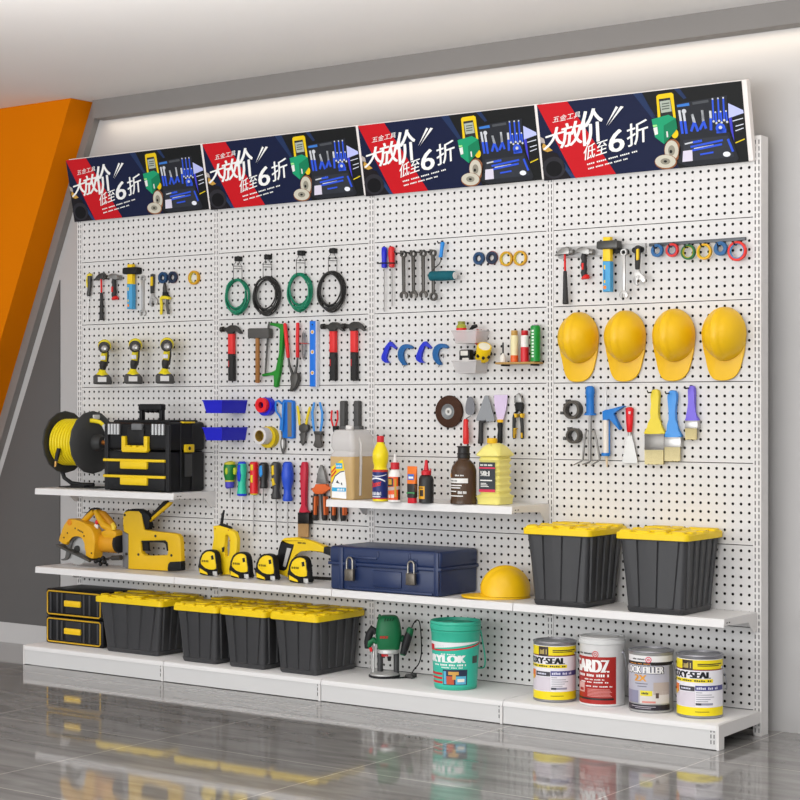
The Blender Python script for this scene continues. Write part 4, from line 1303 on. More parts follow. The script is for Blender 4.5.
g = G(); poly(g, K2d, smooth([(84, 330), (96, 330), (100, 370), (118, 400), (120, 450), (106, 506), (98, 508), (84, 460), (82, 410), (92, 370)], 2), -.018, -.012, .001); g.obj('blade', M('6a6865', .35, .6), t)
g = G(); poly(g, K2d, smooth([(96, 395), (106, 405), (106, 445), (100, 470), (94, 450), (92, 415)], 2), -.0186, -.0175); g.obj('blade_gap', M('d8d6d4', .5), t)
pliers('yellow handled pliers spread open, jaws down', K2d, [(252, 322), (284, 322), (280, 360), (272, 420), (256, 446), (242, 420), (238, 350)], M('585654', .4, .5), [(230, 284), (262, 266), (300, 282), (302, 312), (284, 340), (244, 340), (228, 318)], M('4a4846', .4, .4),
       [([(218, 126, 8), (222, 140, 11), (232, 210, 12), (236, 272, 11), (238, 282, 8)], 'dfc416'), ([(320, 134, 8), (316, 150, 11), (298, 220, 12), (290, 276, 11), (288, 284, 8)], 'dfc416')], 262, 300)
pliers('sky blue handled cutters beside the yellow pliers, jaws down', K2d, [(354, 345), (404, 345), (400, 400), (414, 444), (400, 460), (380, 466), (358, 458), (344, 444), (362, 400)], M('5d5a57', .4, .5), [(346, 330), (412, 330), (406, 356), (352, 356)], DSTEEL,
       [([(355, 98, 8), (352, 115, 10), (338, 180, 11), (344, 260, 12), (354, 330, 9)], '3f8fd8'), ([(398, 98, 8), (402, 115, 10), (418, 180, 11), (416, 260, 12), (404, 330, 9)], '3f8fd8')], 380, 340)
pliers('small red handled pliers left of the forked black bracket', K2d, [(504, 312), (526, 312), (528, 334), (514, 344), (502, 332)], BLK, [(498, 288), (532, 288), (530, 320), (500, 320)], BLK,
       [([(496, 162, 6), (494, 172, 9), (490, 230, 8), (504, 290, 8)], 'dc2024'), ([(538, 162, 6), (540, 172, 9), (542, 230, 8), (526, 290, 8)], 'dc2024')], 515, 300)
t = wt('fork_bracket', 'dark grey two-pronged bracket above the large jug', 'bracket', K2d, 630, 305)
for x in (575, 685):
    g = G(); poly(g, K2d, [(x - 18, 92), (x - 10, 86), (x + 12, 86), (x + 20, 92), (x + 20, 318), (x - 18, 318)], -.03, -.004, .003); g.obj('prong', M('4b4a49', .5, var=.06), t)
g = G(); poly(g, K2d, [(562, 288), (712, 288), (716, 322), (562, 322)], -.034, -.002, .002); g.obj('crossbar', M('5a5958', .5), t)
g = G(); poly(g, K2d, [(600, 296), (660, 296), (660, 312), (600, 312)], -.0348, -.033); g.obj('crossbar_plate', M('8a8988', .5), t)

K2e = Ctx(215, 450, 6.1538)
S2 = 'row of screwdrivers in bay two'
driver('stubby screwdriver with green, yellow and violet handle, leftmost of row', K2e, [(90, 72, 20), (91, 80, 33), (91, 110, 39), (91, 150, 38), (91, 180, 30), (91, 192, 29)], [(92, 236, 7), (92, 270, 6), (93, 296, 2)], '1d7a36', group=S2,
       extra=[('yellow_band', 'cbbf2a', [[(90, 70, 18), (91, 76, 33), (91, 88, 36), (91, 90, 30)], [(91, 186, 30), (91, 194, 30.5), (91, 196, 28)]]), ('grip_oval', 'b8c832', [[oval(68, 130, 8, 22, 12)][0], [oval(116, 130, 8, 22, 12)][0]] and [[(66, 108), (74, 112), (76, 130), (74, 148), (66, 152), (60, 130)], [(112, 112), (120, 108), (126, 130), (120, 152), (112, 148), (110, 130)]]), ('lower_handle', '4a44b8', [[(91, 195, 29), (91, 228, 28), (92, 236, 20)]])])
driver('screwdriver with turquoise handle and blue ends', K2e, [(166, 78, 24), (166, 120, 31), (166, 180, 27), (166, 215, 24), (166, 262, 31), (166, 270, 31)], [(166, 280, 3), (166, 430, 3)], '2cc4a2', group=S2, scol=M('c9c7c5', .3, .6),
       extra=[('blue_end', '1f3fd0', [[(166, 70, 16), (166, 76, 24), (166, 84, 26), (166, 86, 20)], [(166, 268, 31.5), (166, 280, 30), (166, 283, 22)]]), ('blue_inlay', '2540d4', [[(140, 90), (152, 90), (156, 160), (150, 196), (138, 190), (134, 140)]])])
driver('screwdriver with long red handle', K2e, [(240, 72, 18), (240, 78, 26), (240, 180, 26), (240, 268, 26)], [(238, 276, 4), (237, 526, 4)], 'dc2026', group=S2,
       extra=[('yellow_mark', 'e6cf22', [[(218, 90), (232, 90), (232, 125), (218, 125)], [(218, 155), (230, 155), (230, 200), (218, 200)], [(240, 266, 26.3), (240, 274, 22), (240, 277, 14)]])])
driver('short screwdriver with black handle and blue inlay', K2e, [(300, 76, 19), (300, 86, 28), (300, 120, 30), (300, 160, 27), (300, 190, 22), (300, 230, 26), (300, 236, 21)], [(297, 236, 6), (296, 330, 5)], '2b2a2a', group=S2,
       extra=[('blue_inlay', '2f8fdc', [[(275, 96), (287, 96), (290, 150), (280, 168), (270, 150), (270, 110)]])])
driver('long screwdriver with charcoal handle and yellow inlays', K2e, [(376, 72, 16), (376, 80, 28), (376, 120, 32), (376, 200, 27), (376, 250, 22), (376, 292, 32), (376, 302, 28)], [(376, 302, 4), (376, 516, 4)], '3e3d3c', group=S2,
       extra=[('yellow_inlay', 'e4c01c', [[(346, 98), (360, 94), (362, 150), (348, 158)], [(346, 176), (358, 172), (366, 212), (352, 222)]])])
driver('screwdriver with bright blue bulging handle, rightmost of row', K2e, [(447, 72, 18), (447, 80, 28), (447, 150, 39), (447, 190, 36), (447, 240, 24), (447, 270, 24), (447, 304, 32), (447, 314, 28)], [(447, 314, 4), (447, 510, 4)], '2a52cc', group=S2)
brush('paint brush with glossy red handle and black ferrule', K2e, smooth([(536, 74), (550, 74), (558, 84), (560, 150), (556, 230), (554, 340), (560, 370), (574, 386), (512, 386), (524, 370), (530, 340), (526, 230), (524, 150), (528, 84)], 2),
      [(508, 385), (578, 385), (578, 455), (508, 455)], (514, 576, 453, 538), 'r', 'c01c38', M('1c1816', .3, .3), 'b08a5c', 'hanging paint brushes', -.02)
OR_ = [(586, 240), (612, 234), (616, 210), (682, 210), (690, 228), (714, 224), (708, 244), (682, 250), (664, 272), (612, 270), (604, 252)]
pl = pliers('orange guarded pliers left of the large jug', K2e, [(646, 92), (652, 92), (668, 130), (686, 206), (618, 206), (634, 130)], M('83817e', .4, .5, var=.1), OR_, M('e0662a', .45),
       [([(622, 270, 16), (618, 300, 20), (618, 420, 20), (618, 434, 14)], '2c2a29'), ([(664, 270, 16), (668, 300, 20), (674, 420, 20), (674, 434, 14)], '2c2a29')], 648, 180, 'orange guarded pliers',
       extra=[('grip_inlay', 'd8672e', [([(608, 286), (618, 286), (616, 400), (606, 400)], .019), ([(664, 286), (674, 286), (678, 400), (668, 400)], .019)])], d=-.021)
dup(pl, pl.location + (K2e.P(762, 180, 0) - K2e.P(648, 180, 0)), 'orange guarded pliers partly hidden behind the large jug and shelf')
# ================================================================= THINGS STANDING ON THE SHELVES
BKP = M('131315', .45, var=.06, scale=60, spec=.25)
BKR = M('222224', .5, var=.06, scale=60, spec=.25)
DYE = M('ecc716', .4, var=.03)
SILV = M('a5a5a5', .35, .5)

# ---------------- rolling toolbox on the upper shelf
def toolbox():
    x0, x1, y0, y1, z0 = -3.163, -2.752, -.262, -.012, ZT + .0006
    t = thing('rolling_toolbox', 'black rolling toolbox with yellow drawer rails on the upper left shelf', 'toolbox', ((x0 + x1) / 2, y0, ZT))
    h = .332
    w = x1 - x0
    X = lambda f: x0 + w * f
    Zf = lambda f: z0 + h * f
    g = G()
    g.box(x0 + .004, x1 - .004, y0 + .012, y1, z0, Zf(.56), .012)
    g.box(x0 + .008, x1 - .008, y0 + .004, y0 + .03, z0 + .004, Zf(.56), .006)
    g.obj('body', BKP, t)
    g = G()
    g.box(x0, x1, y0 + .006, y1 + .002, Zf(.572), Zf(.97), .016, 3)
    g.box(X(.06), X(.94), y0 + .03, y1 - .02, Zf(.96), Zf(1.0), .008)
    g.obj('lid', BKP, t)
    for a, b in ((.0, .055), (.945, 1.0)):
        g = G(); g.box(X(a) - .001, X(b) + .001, y0 - .002, y0 + .014, z0 + .003, Zf(.93), .005); g.obj('corner_post', BKR, t)
    for k, zf in enumerate((.397, .171)):
        d = G(); d.box(X(.06), X(.94), y0 - .004, y0 + .02, Zf(zf - .15), Zf(zf + .055), .004); d = d.obj('drawer', BKP, t)
        G().box(X(.0), X(.955), y0 - .012, y0 + .006, Zf(zf + .018), Zf(zf + .056), .003).obj('rail', DYE, d)
        G().box(X(.275), X(.69), y0 - .016, y0 + .006, Zf(zf - .083), Zf(zf + .026), .005).obj('pull', DYE, d)
    g = G()
    for a in ((.29, .345, .56, .775), (.635, .69, .56, .775)):
        g.box(X(a[0]), X(a[1]), y0 - .012, y0 + .012, Zf(a[2]), Zf(a[3]), .004)
    g.box(X(.30), X(.68), y0 - .013, y0 + .012, Zf(.548), Zf(.625), .004)
    for f in (.39, .49, .59):
        g.box(X(f - .035), X(f + .035), y0 - .0125, y0 + .01, Zf(.615), Zf(.645), .003)
    g.obj('latch', DYE, t)
    g = G(); g.box(X(.36), X(.62), y0 - .004, y0 + .014, Zf(.66), Zf(.90), .008); g.obj('latch_recess', M('0f0f10', .5), t)
    G().box(X(.44), X(.60), y0 - .010, y0 + .008, Zf(.86), Zf(.95), .004).obj('clasp', M('6f7072', .45), t)
    for a, b in ((.06, .25), (.74, .94)):
        G().box(X(a), X(b), y0 - .001, y0 + .012, Zf(.8), Zf(.94), .003).obj('hinge_plate', M('3a3a3c', .5), t)
        for q in range(4):
            xx = X(a + (b - a) * (q + .5) / 4)
            G().tube([(xx, y0 - .003, Zf(.795)), (xx, y0 - .003, Zf(.945))], .009, 10).obj('grey_rib', SILV, t)
    # side face towards the viewer
    for a, b in ((.30, .40), (.62, .72)):
        G().box(x1 - .004, x1 + .003, y0 + (y1 - y0) * a, y0 + (y1 - y0) * (a + .03), z0 + .01, Zf(.95), .002).obj('side_rib', BKR, t)
    G().box(x1 - .002, x1 + .004, y0 + (y1 - y0) * .42, y0 + (y1 - y0) * .62, Zf(.21), Zf(.53), .003).obj('side_panel', M('3a3a3a', .5), t)
    G().box(x1 - .003, x1 + .009, y0 + (y1 - y0) * .40, y0 + (y1 - y0) * .66, Zf(.55), Zf(.66), .004).obj('side_latch', DYE, t)
    G().lathe([(.001, 0), (.009, 0), (.008, .0025), (.001, .003)], (x1 + .0085, y0 + (y1 - y0) * .52, Zf(.605)), 'x', 12).obj('latch_button', BLK, t)
    G().box(x1 - .02, x1 + .0035, y0 + (y1 - y0) * .38, y0 + (y1 - y0) * .70, Zf(.955), Zf(.978), .002).obj('side_stripe', DYE, t)
    ha = G()
    for f in (.43, .735):
        ha.box(X(f) - .010, X(f) + .010, -.205, -.18, Zf(.97), Zf(1.22), .005)
    ha.box(X(.43) - .011, X(.735) + .011, -.21, -.175, Zf(1.13), Zf(1.225), .007)
    for f in (.51, .582, .655):
        ha.blob((X(f), -.192, Zf(1.13)), .014, .016, .010, 12, 8)
    ha.obj('pull_handle', BKP, t)
    return t
toolbox()

# ---------------- hose reel
def hose_reel():
    z0 = ZT + .0006
    yc = -.152
    zc, R = 1.068, .152
    xa, xb = -3.545, -3.345
    t = thing('hose_reel', 'black hose reel wound with yellow hose, far left of the upper shelf', 'hose reel', ((xa + xb) / 2, yc, ZT))
    c = lambda x: Vector((x, yc, zc))
    n = 13
    for x, s in ((xa, -1), (xb, 1)):
        g = G()
        prof = [(.03, .012 * s), (.06, .010 * s), (R * .7, .0), (R - .004, -.012 * s), (R, -.010 * s), (R, -.004 * s), (R - .004, .0), (R * .7, .012 * s), (.06, .02 * s)]
        g.lathe(prof, c(x), 'x', 16)
        g.obj('flange', M('3b3b3b', .55, var=.05), t)
    g = G(); rows = 9
    lay = []
    for j in range(5):
        xs_ = [xa + .014 + (xb - xa - .028) * (i + .5 * (j % 2)) / rows for i in range(rows + (j % 2 == 0))]
        for x in xs_:
            r = .062 + .011 * j
            if j == 4 and x > (xa + xb) / 2 + .055: continue
            g.tube([(x + .004 * math.sin(2 * PI * q / 36), yc + r * math.cos(2 * PI * q / 36), zc + r * math.sin(2 * PI * q / 36)) for q in range(36)], .0078, 8, True)
    g.obj('hose_winding', M('f0d818', .42, var=.03), t)
    G().lathe([(.001, 0), (.042, 0), (.040, .03), (.028, .05), (.001, .052)], c(xb + .012), 'x', 22).obj('hub', M('343434', .5), t)
    G().lathe([(.001, 0), (.012, 0), (.012, .022), (.008, .03), (.001, .031)], c(xb + .06), 'x', 14).obj('brass_fitting', M('a5662e', .35, .7), t)
    k = Vector((xb + .018, yc - .02, zc + .105))
    G().tube([k + Vector((-.01, -.015, .0)), k, k + Vector((.03, .012, -.006)), k + Vector((.045, .022, -.02))], [.010, .011, .010, .009], 10).obj('hose_end', M('f0d818', .42), t)
    e = k + Vector((.045, .022, -.02))
    G().tube([e, e + Vector((.014, .006, -.03)), e + Vector((.018, .004, -.06)), c(xb + .078)], [.009, .009, .009, .007], 10).obj('connector_hose', M('cfcfcf', .4), t)
    G().box(xb + .004, xb + .014, yc - .012, yc + .03, zc + .112, zc + .134, .003).obj('clip', M('d6d4d0', .4), t)
    p = Vector((xa + .085, yc - .118, zc - .028))
    G().tube([p + Vector((.0, .0, .0)), p + Vector((-.004, -.006, -.03)), p + Vector((-.010, -.01, -.062))], [.010, .011, .009], 10).obj('nozzle_sleeve', BKR, t)
    G().tube([p + Vector((-.010, -.01, -.060)), p + Vector((-.013, -.012, -.088))], [.007, .005], 10).obj('brass_nozzle', M('c99a55', .3, .7), t)
    g = G()
    for y_, s in ((yc - .04, 1), (yc + .05, 1)):
        pass
    P0 = Vector((xa + .012, yc - .01, zc - .02))
    g.tube([c(xa - .008), c(xa - .030), Vector((xa - .034, yc, zc - .05)), Vector((xa - .032, yc, z0 + .11)), Vector((xa - .010, yc + .01, z0 + .045)), Vector((xa + .03, yc + .02, z0 + .02)), Vector((xa + .09, yc + .03, z0 + .014)), Vector((xa + .16, yc + .04, z0 + .014))], .0105, 10)
    g.obj('stand_tube', BKR, t)
    g = G(); g.box(xa - .02, xb + .02, yc - .02, yc + .09, z0, z0 + .006, .002); g.box(xa + .04, xa + .14, yc - .005, yc + .07, z0 + .005, z0 + .012, .002); g.obj('base_plate', BKR, t)
hose_reel()

# ---------------- circular saw
KS = Ctx(50, 500, 10)
ZS = ZM + .0005
def circular_saw():
    d = -.165
    P = lambda x, y, dd=d: KS.P(x, y, dd)
    p = P(300, 650)
    t = thing('circular_saw', 'yellow circular saw resting on its blade on the middle shelf', 'saw', (p.x, d, ZM))
    YS = M('e2a91a', .42, var=.03)
    def pl(pts, a, b, bev=.004, sm=True):
        g = G()
        pts = smooth(pts, 2) if sm else pts
        f0 = [P(x, y, a) for x, y in pts]
        return g.prism(f0, a, b, bev)
    # blade guard: thick curved housing
    pl([(82, 408), (120, 300), (165, 205), (200, 186), (300, 212), (370, 245), (420, 300), (446, 380), (446, 470), (436, 560), (420, 590), (350, 556), (358, 480), (352, 420), (320, 365), (270, 345), (215, 360), (180, 405), (160, 450)], d - .02, d + .04, .008).obj('blade_guard', YS, t)
    ce = P(195, 225, d - .02); k = KS.L(1)
    G().lathe([(.001, .0), (30 * k, .0), (30 * k, .002), (20 * k, .0025), (18 * k, .0005), (.001, .0005)], ce, 'y', 18).obj('dust_port', M('e08a1c', .45), t)
    g = G()
    for x, y in ((175, 330), (140, 375), (340, 360), (415, 532)):
        c_ = P(x, y, d - .02)
        G().lathe([(.001, 0), (9 * k, 0), (8 * k, .0018), (.001, .002)], c_, 'y', 10).obj('screw', M('4a3a18', .5), t)
    # inner guard and blade
    pl([(165, 470), (190, 405), (230, 360), (285, 348), (330, 372), (345, 400), (330, 395), (285, 375), (245, 390), (215, 430), (205, 480), (190, 560), (160, 600), (120, 605), (110, 590), (150, 580)], d - .006, d + .006, .001).obj('inner_guard', M('6b6a68', .4, .4), t)
    c_ = P(275, 490, d + .006)
    r = c_.z - ZS
    g = G()
    nt = 28
    prof = []
    for i in range(nt * 2):
        rr = r if i % 2 == 0 else r * .89
        a = 2 * PI * (i + .25) / (nt * 2) - PI / 2 - 2 * PI * .25 / (nt * 2)
        prof.append(Vector((c_.x + rr * math.cos(a), 0, c_.z + rr * math.sin(a))))
    g.prism(prof, d + .005, d + .0075); g.obj('blade', M('bdbcb9', .3, .6), t)
    G().lathe([(.001, 0), (36 * k, 0), (34 * k, .006), (14 * k, .007), (.001, .007)], c_ + Vector((0, -.001, 0)), 'y', 20).obj('arbor_flange', M('3a3937', .4, .4), t)
    # shoe plate, tilted
    g = G()
    a, b = P(62, 440, d - .03), P(392, 600, d - .03)
    A2, B2 = a + V(.003, -.012), b + V(.003, -.010)
    g.prism([a, b, B2, A2], d - .034, d - .026, .001)
    a3, b3 = P(66, 440, d + .10), b + Vector((.01, .0, -.002))
    g.add([a, b, b + Vector((.02, .115, -.004)), a + Vector((.02, .115, .0)), a + V(0, -.004), b + V(0, -.004), b + Vector((.02, .115, -.008)), a + Vector((.02, .115, -.004))],
          [[0, 1, 2, 3], [4, 5, 6, 7], [0, 1, 5, 4], [1, 2, 6, 5], [2, 3, 7, 6], [3, 0, 4, 7]])
    g.obj('shoe_plate', M('55534f', .4, .5), t)
    g = G()
    random.seed(3)
    for (x, y, r_) in ((395, 600, 22), (430, 585, 20), (460, 612, 24), (495, 600, 26), (530, 580, 22), (545, 620, 24), (505, 640, 22), (570, 645, 14)):
        q = P(x, y, d - .01 + .02 * random.random())
        g.blob(q, r_ * k, r_ * k, max(.004, min(r_ * k, q.z - ZS)), 8, 6)
    g.obj('bevel_lock', BLK, t)
    # motor and rear handle
    m0, m1 = P(470, 420, d + .05), P(700, 430, d + .05)
    G().tube([m0, m0 + V(.01, 0), m1 - V(.03, 0), m1 - V(.004, 0)], [80 * k, 92 * k, 100 * k, 92 * k], 24).obj('motor_housing', M('dc9b22', .45, var=.03), t)
    G().tube([m1 - V(.006, 0), m1 + V(.008, 0), m1 + V(.014, 0)], [97 * k, 94 * k, 70 * k], 24).obj('motor_cap', BKR, t)
    def ha(pts, rs, nm, mat, dd, sy=1.):
        G().tube([P(x, y, dd) for x, y in pts], [r_ * k for r_ in rs], 14, sy=sy).obj(nm, mat, t)
    ha([(455, 110), (500, 190), (540, 250), (590, 280), (640, 300)], [26, 34, 38, 36, 30], 'handle', YS, d + .03)
    ha([(470, 108), (540, 140), (590, 200), (630, 250), (645, 290)], [20, 30, 34, 32, 28], 'handle', M('c98a1e', .5), d + .045)
    ha([(330, 215), (380, 170), (440, 112)], [26, 32, 26], 'front_handle', YS, d + .03)
    ha([(318, 208), (360, 160), (420, 90), (470, 84), (515, 92)], [7, 9, 9, 9, 6], 'handle_grip', BKR, d + .03, 2.5)
    ha([(625, 235), (640, 265), (640, 300)], [20, 26, 20], 'handle', M('f4ce3a', .4), d + .02)
    pl([(505, 320), (560, 300), (620, 300), (660, 330), (640, 380), (540, 380)], d + .01, d + .06, .006).obj('handle_base', YS, t)
    q = P(470, 222, d + .02)
    G().blob(q, 20 * k, .010, 24 * k, 12, 8).obj('trigger', M('e02a3a', .4), t)
    q = P(462, 265, d + .022)
    G().blob(q, 28 * k, .008, 32 * k, 12, 8).obj('trigger_guard', M('e6e2dc', .4), t)
    G().tube([P(570, 585, d + .02), P(610, 580, d + .02), P(625, 580, d + .02), P(712, 575, d + .02)], [8 * k, 10 * k, 24 * k, 26 * k], 10).obj('power_cord', M('3c3a38', .5), t)
    g = G()
    for i in range(6):
        a = P(252 + i * 15, 284 + i * 8, d - .0205)
        if i == 1: continue
        g.box(a.x - .004, a.x + .003, d - .0208, d - .018, a.z - .004, a.z + .004)
    g.obj('guard_marks', M('4a3a20', .5), t)
circular_saw()

# ---------------- staple gun
KT = Ctx(115, 495, 10)
def staple_gun():
    d = -.105
    P = lambda x, y, dd=d: KT.P(x, y, dd)
    t = thing('staple_gun', 'large yellow staple gun with raised lever on the middle shelf', 'staple gun', (P(360, 740).x, d, ZM))
    zb_ = ZS
    YS = M('dfb314', .42, var=.03)
    def pz(x, y, dd=d):
        p = P(x, y, dd)
        return Vector((p.x, dd, max(p.z, zb_)))
    def pl(pts, a, b, bev=.004):
        return G().prism([pz(x, y, a) for x, y in pts], a, b, bev)
    th0, th1 = d - .028, d - .002
    out_ = [(80, 190), (95, 165), (150, 152), (240, 155), (262, 180), (290, 345), (320, 352), (400, 365), (560, 380), (620, 392), (645, 420), (655, 480), (662, 670), (560, 675), (535, 700), (525, 760), (130, 740), (130, 390), (85, 365), (76, 280)]
    in_ = [(255, 470), (270, 460), (500, 458), (520, 475), (528, 560), (520, 600), (345, 608), (300, 604), (262, 575)]
    G().plate([pz(*q, th0) for q in out_], [pz(*q, th0) for q in in_], th0, th1, .005).obj('body', YS, t)
    pl([(72, 365), (130, 392), (132, 738), (74, 722)], d - .024, d - .005, .003).obj('steel_nose', M('77777a', .4, .4), t)
    pl([(90, 172), (112, 150), (170, 138), (245, 140), (285, 160), (340, 205), (352, 240), (330, 260), (345, 300), (330, 345), (300, 345), (270, 190), (240, 157), (150, 154)], d - .03, d - .001, .003).obj('top_cap', BKP, t)
    pl([(345, 205), (480, 62), (510, 56), (525, 70), (520, 82), (345, 238)], d - .022, d - .006, .004).obj('lever_grip', BKP, t)
    pl([(330, 250), (520, 78), (540, 70), (568, 72), (540, 108), (340, 275), (326, 268)], d - .02, d - .008, .004).obj('lever', YS, t)
    pl([(525, 740), (528, 690), (548, 668), (660, 662), (662, 752), (640, 760), (526, 760)], d - .0295, d - .0005, .004).obj('rubber_foot', BKP, t)
    pl([(250, 470), (270, 458), (330, 458), (330, 545), (345, 560), (260, 560)], d - .018, d - .005, .003).obj('trigger', BKP, t)
    pl([(262, 456), (500, 452), (528, 480), (532, 560), (516, 560), (510, 490), (490, 472), (262, 472)], d - .0285, d - .0015, .002).obj('hole_liner', BKP, t)
    k = KT.L(1)
    for x, y in ((98, 200), (405, 410), (235, 595), (565, 604), (112, 590)):
        G().lathe([(.001, -.002), (14 * k, -.002), (13 * k, .002), (.001, .003)], P(x, y, th0), 'y', 12).obj('bolt', M('2c2a28', .5), t)
staple_gun()

# ---------------- jigsaw and yellow-handled saw behind the tape measures
KJ = Ctx(190, 505, 5.333)
def jigsaw():
    d = -.075
    P = lambda x, y, dd=d: KJ.P(x, y, dd)
    t = thing('jigsaw', 'yellow jigsaw with open handle behind the two leftmost tape measures', 'jigsaw', (P(180, 340).x, d, ZM))
    def pz(x, y, dd):
        p = P(x, y, dd); return Vector((p.x, dd, max(p.z, ZS)))
    YS = M('f0cb18', .42, var=.03)
    a, b = d - .026, d - .002
    G().plate([pz(*q, a) for q in [(122, 112), (150, 108), (205, 125), (238, 145), (250, 180), (248, 240), (238, 300), (225, 372), (150, 372), (118, 290), (116, 230), (126, 170)]],
              [pz(*q, a) for q in [(188, 160), (200, 160), (210, 180), (210, 240), (204, 272), (186, 276), (182, 230)]], a, b, .004).obj('body', YS, t)
    G().prism([pz(*q, a) for q in [(140, 112), (160, 98), (206, 116), (214, 126), (170, 122)]], a + .004, b - .004, .002).obj('top_vent', BLK, t)
    k = KJ.L(1)
    G().tube([P(168, 100), P(172, 75), P(176, 50), P(182, 28)], [8 * k, 9 * k, 7 * k, 5 * k], 8).obj('cord_sleeve', BLK, t)
    G().prism([pz(*q, a) for q in [(170, 228), (182, 222), (182, 250), (172, 252)]], a - .002, b - .004, .001).obj('trigger', BLK, t)
    for x, y in ((135, 126), (205, 134), (212, 190)):
        G().lathe([(.001, -.001), (5 * k, -.001), (4 * k, .0015), (.001, .002)], P(x, y, a), 'y', 10).obj('screw', M('d08a1c', .5), t)
jigsaw()
def handsaw():
    d = -.07
    P = lambda x, y, dd=d: KJ.P(x, y, dd)
    def pz(x, y, dd):
        p = P(x, y, dd); return Vector((p.x, dd, max(p.z, ZS)))
    t = thing('bow_saw', 'yellow saw with black grip leaning left of the blue toolbox', 'saw', (P(530, 385).x, d, ZM))
    a, b = d - .02, d + .004
    g = G()
    g.prism([pz(*q, a) for q in [(484, 190), (500, 176), (560, 172), (640, 190), (720, 220), (712, 258), (640, 236), (590, 240), (560, 260), (540, 300), (525, 345), (515, 385), (450, 360), (456, 345), (500, 350), (515, 300), (545, 235), (556, 208), (484, 196)]], a, b, .006)
    g.obj('frame', M('efc818', .42, var=.03), t)
    G().prism([pz(*q, a) for q in [(484, 196), (556, 210), (540, 260), (515, 345), (500, 352), (460, 344), (462, 300), (474, 240)]], a - .003, b - .008, .005).obj('grip', BKP, t)
    G().prism([pz(*q, a) for q in [(520, 228), (542, 232), (512, 330), (498, 326)]], a - .0045, a, .001).obj('grip_panel', M('b9b7b4', .5), t)
    G().prism([pz(*q, a) for q in [(716, 222), (745, 228), (760, 240), (758, 275), (712, 258)]], a - .004, b + .004, .004).obj('nose', BKR, t)
    G().prism([pz(*q, a) for q in [(520, 378), (760, 392), (760, 408), (520, 396)]], d + .024, d + .028).obj('blade', M('2e2c2a', .5, .3), t)
    g = G()
    dashes(g, onface(P(575, 205, a).x, P(618, 205, a).x, a - .0006, P(575, 206, a).z, P(575, 196, a).z), (1, 1, 1, 1), 0); g.obj('lettering', BLK, t)
handsaw()

# ---------------- tape measures
def tape_measure(label, ub, vb, first=None, ux=None):
    p = atz(ub, vb, ZM)
    if first is not None:
        return dup(first, Vector((p.x, p.y, ZM)), label)
    t = thing('tape_measure', label, 'tape measure', (p.x, p.y, ZM), 'yellow tape measures')
    x, y = p.x, p.y
    k = 1 / 5.333 / ppm(p)
    fx = k * 1.16
    def pp(a, b): return Vector((x + (a - 97) * fx, 0, ZS + (376 - b) * k))
    th = .032
    O = [(46, 372), (42, 330), (44, 290), (56, 258), (82, 240), (112, 238), (136, 248), (148, 280), (152, 340), (152, 372)]
    G().prism([pp(*q) for q in smooth(O, 2)], y, y + th, .006).obj('case', BKP, t)
    Y_ = [(56, 300), (66, 268), (92, 248), (118, 246), (136, 256), (142, 290), (146, 336), (110, 342), (84, 336), (58, 318)]
    G().prism([pp(*q) for q in smooth(Y_, 2)], y - .004, y + .01, .003).obj('yellow_shell', M('f3cf12', .4), t)
    G().prism([pp(*q) for q in [(46, 338), (54, 342), (92, 360), (96, 372), (46, 362)]], y - .003, y + .01, .002).obj('yellow_stripe', M('f3cf12', .4), t)
    G().prism([pp(*q) for q in [(118, 268), (132, 264), (136, 286), (122, 290)]], y - .006, y + .004, .002).obj('belt_button', BLK, t)
    G().prism([pp(*q) for q in [(128, 350), (152, 350), (154, 374), (140, 376), (134, 366), (130, 376)]], y - .004, y + .02, .001).obj('end_hook', M('c7c5c2', .35, .5), t)
    g = G()
    dashes(g, onface(pp(62, 0).x, pp(104, 0).x, y - .0046, pp(0, 304).z, pp(0, 292).z), (1, 1, 1, 1, 1), 0); g.obj('lettering', M('4a3c10', .5), t)
    return t
tm = tape_measure('leftmost of four yellow tape measures, in front of the jigsaw', 208, 575.8)
tape_measure('second yellow tape measure from left', 239.3, 578.6, tm)
tape_measure('third yellow tape measure from left', 265.4, 580.6, tm)
tape_measure('rightmost of four yellow tape measures, in front of the bow saw', 298.3, 583.2, tm)

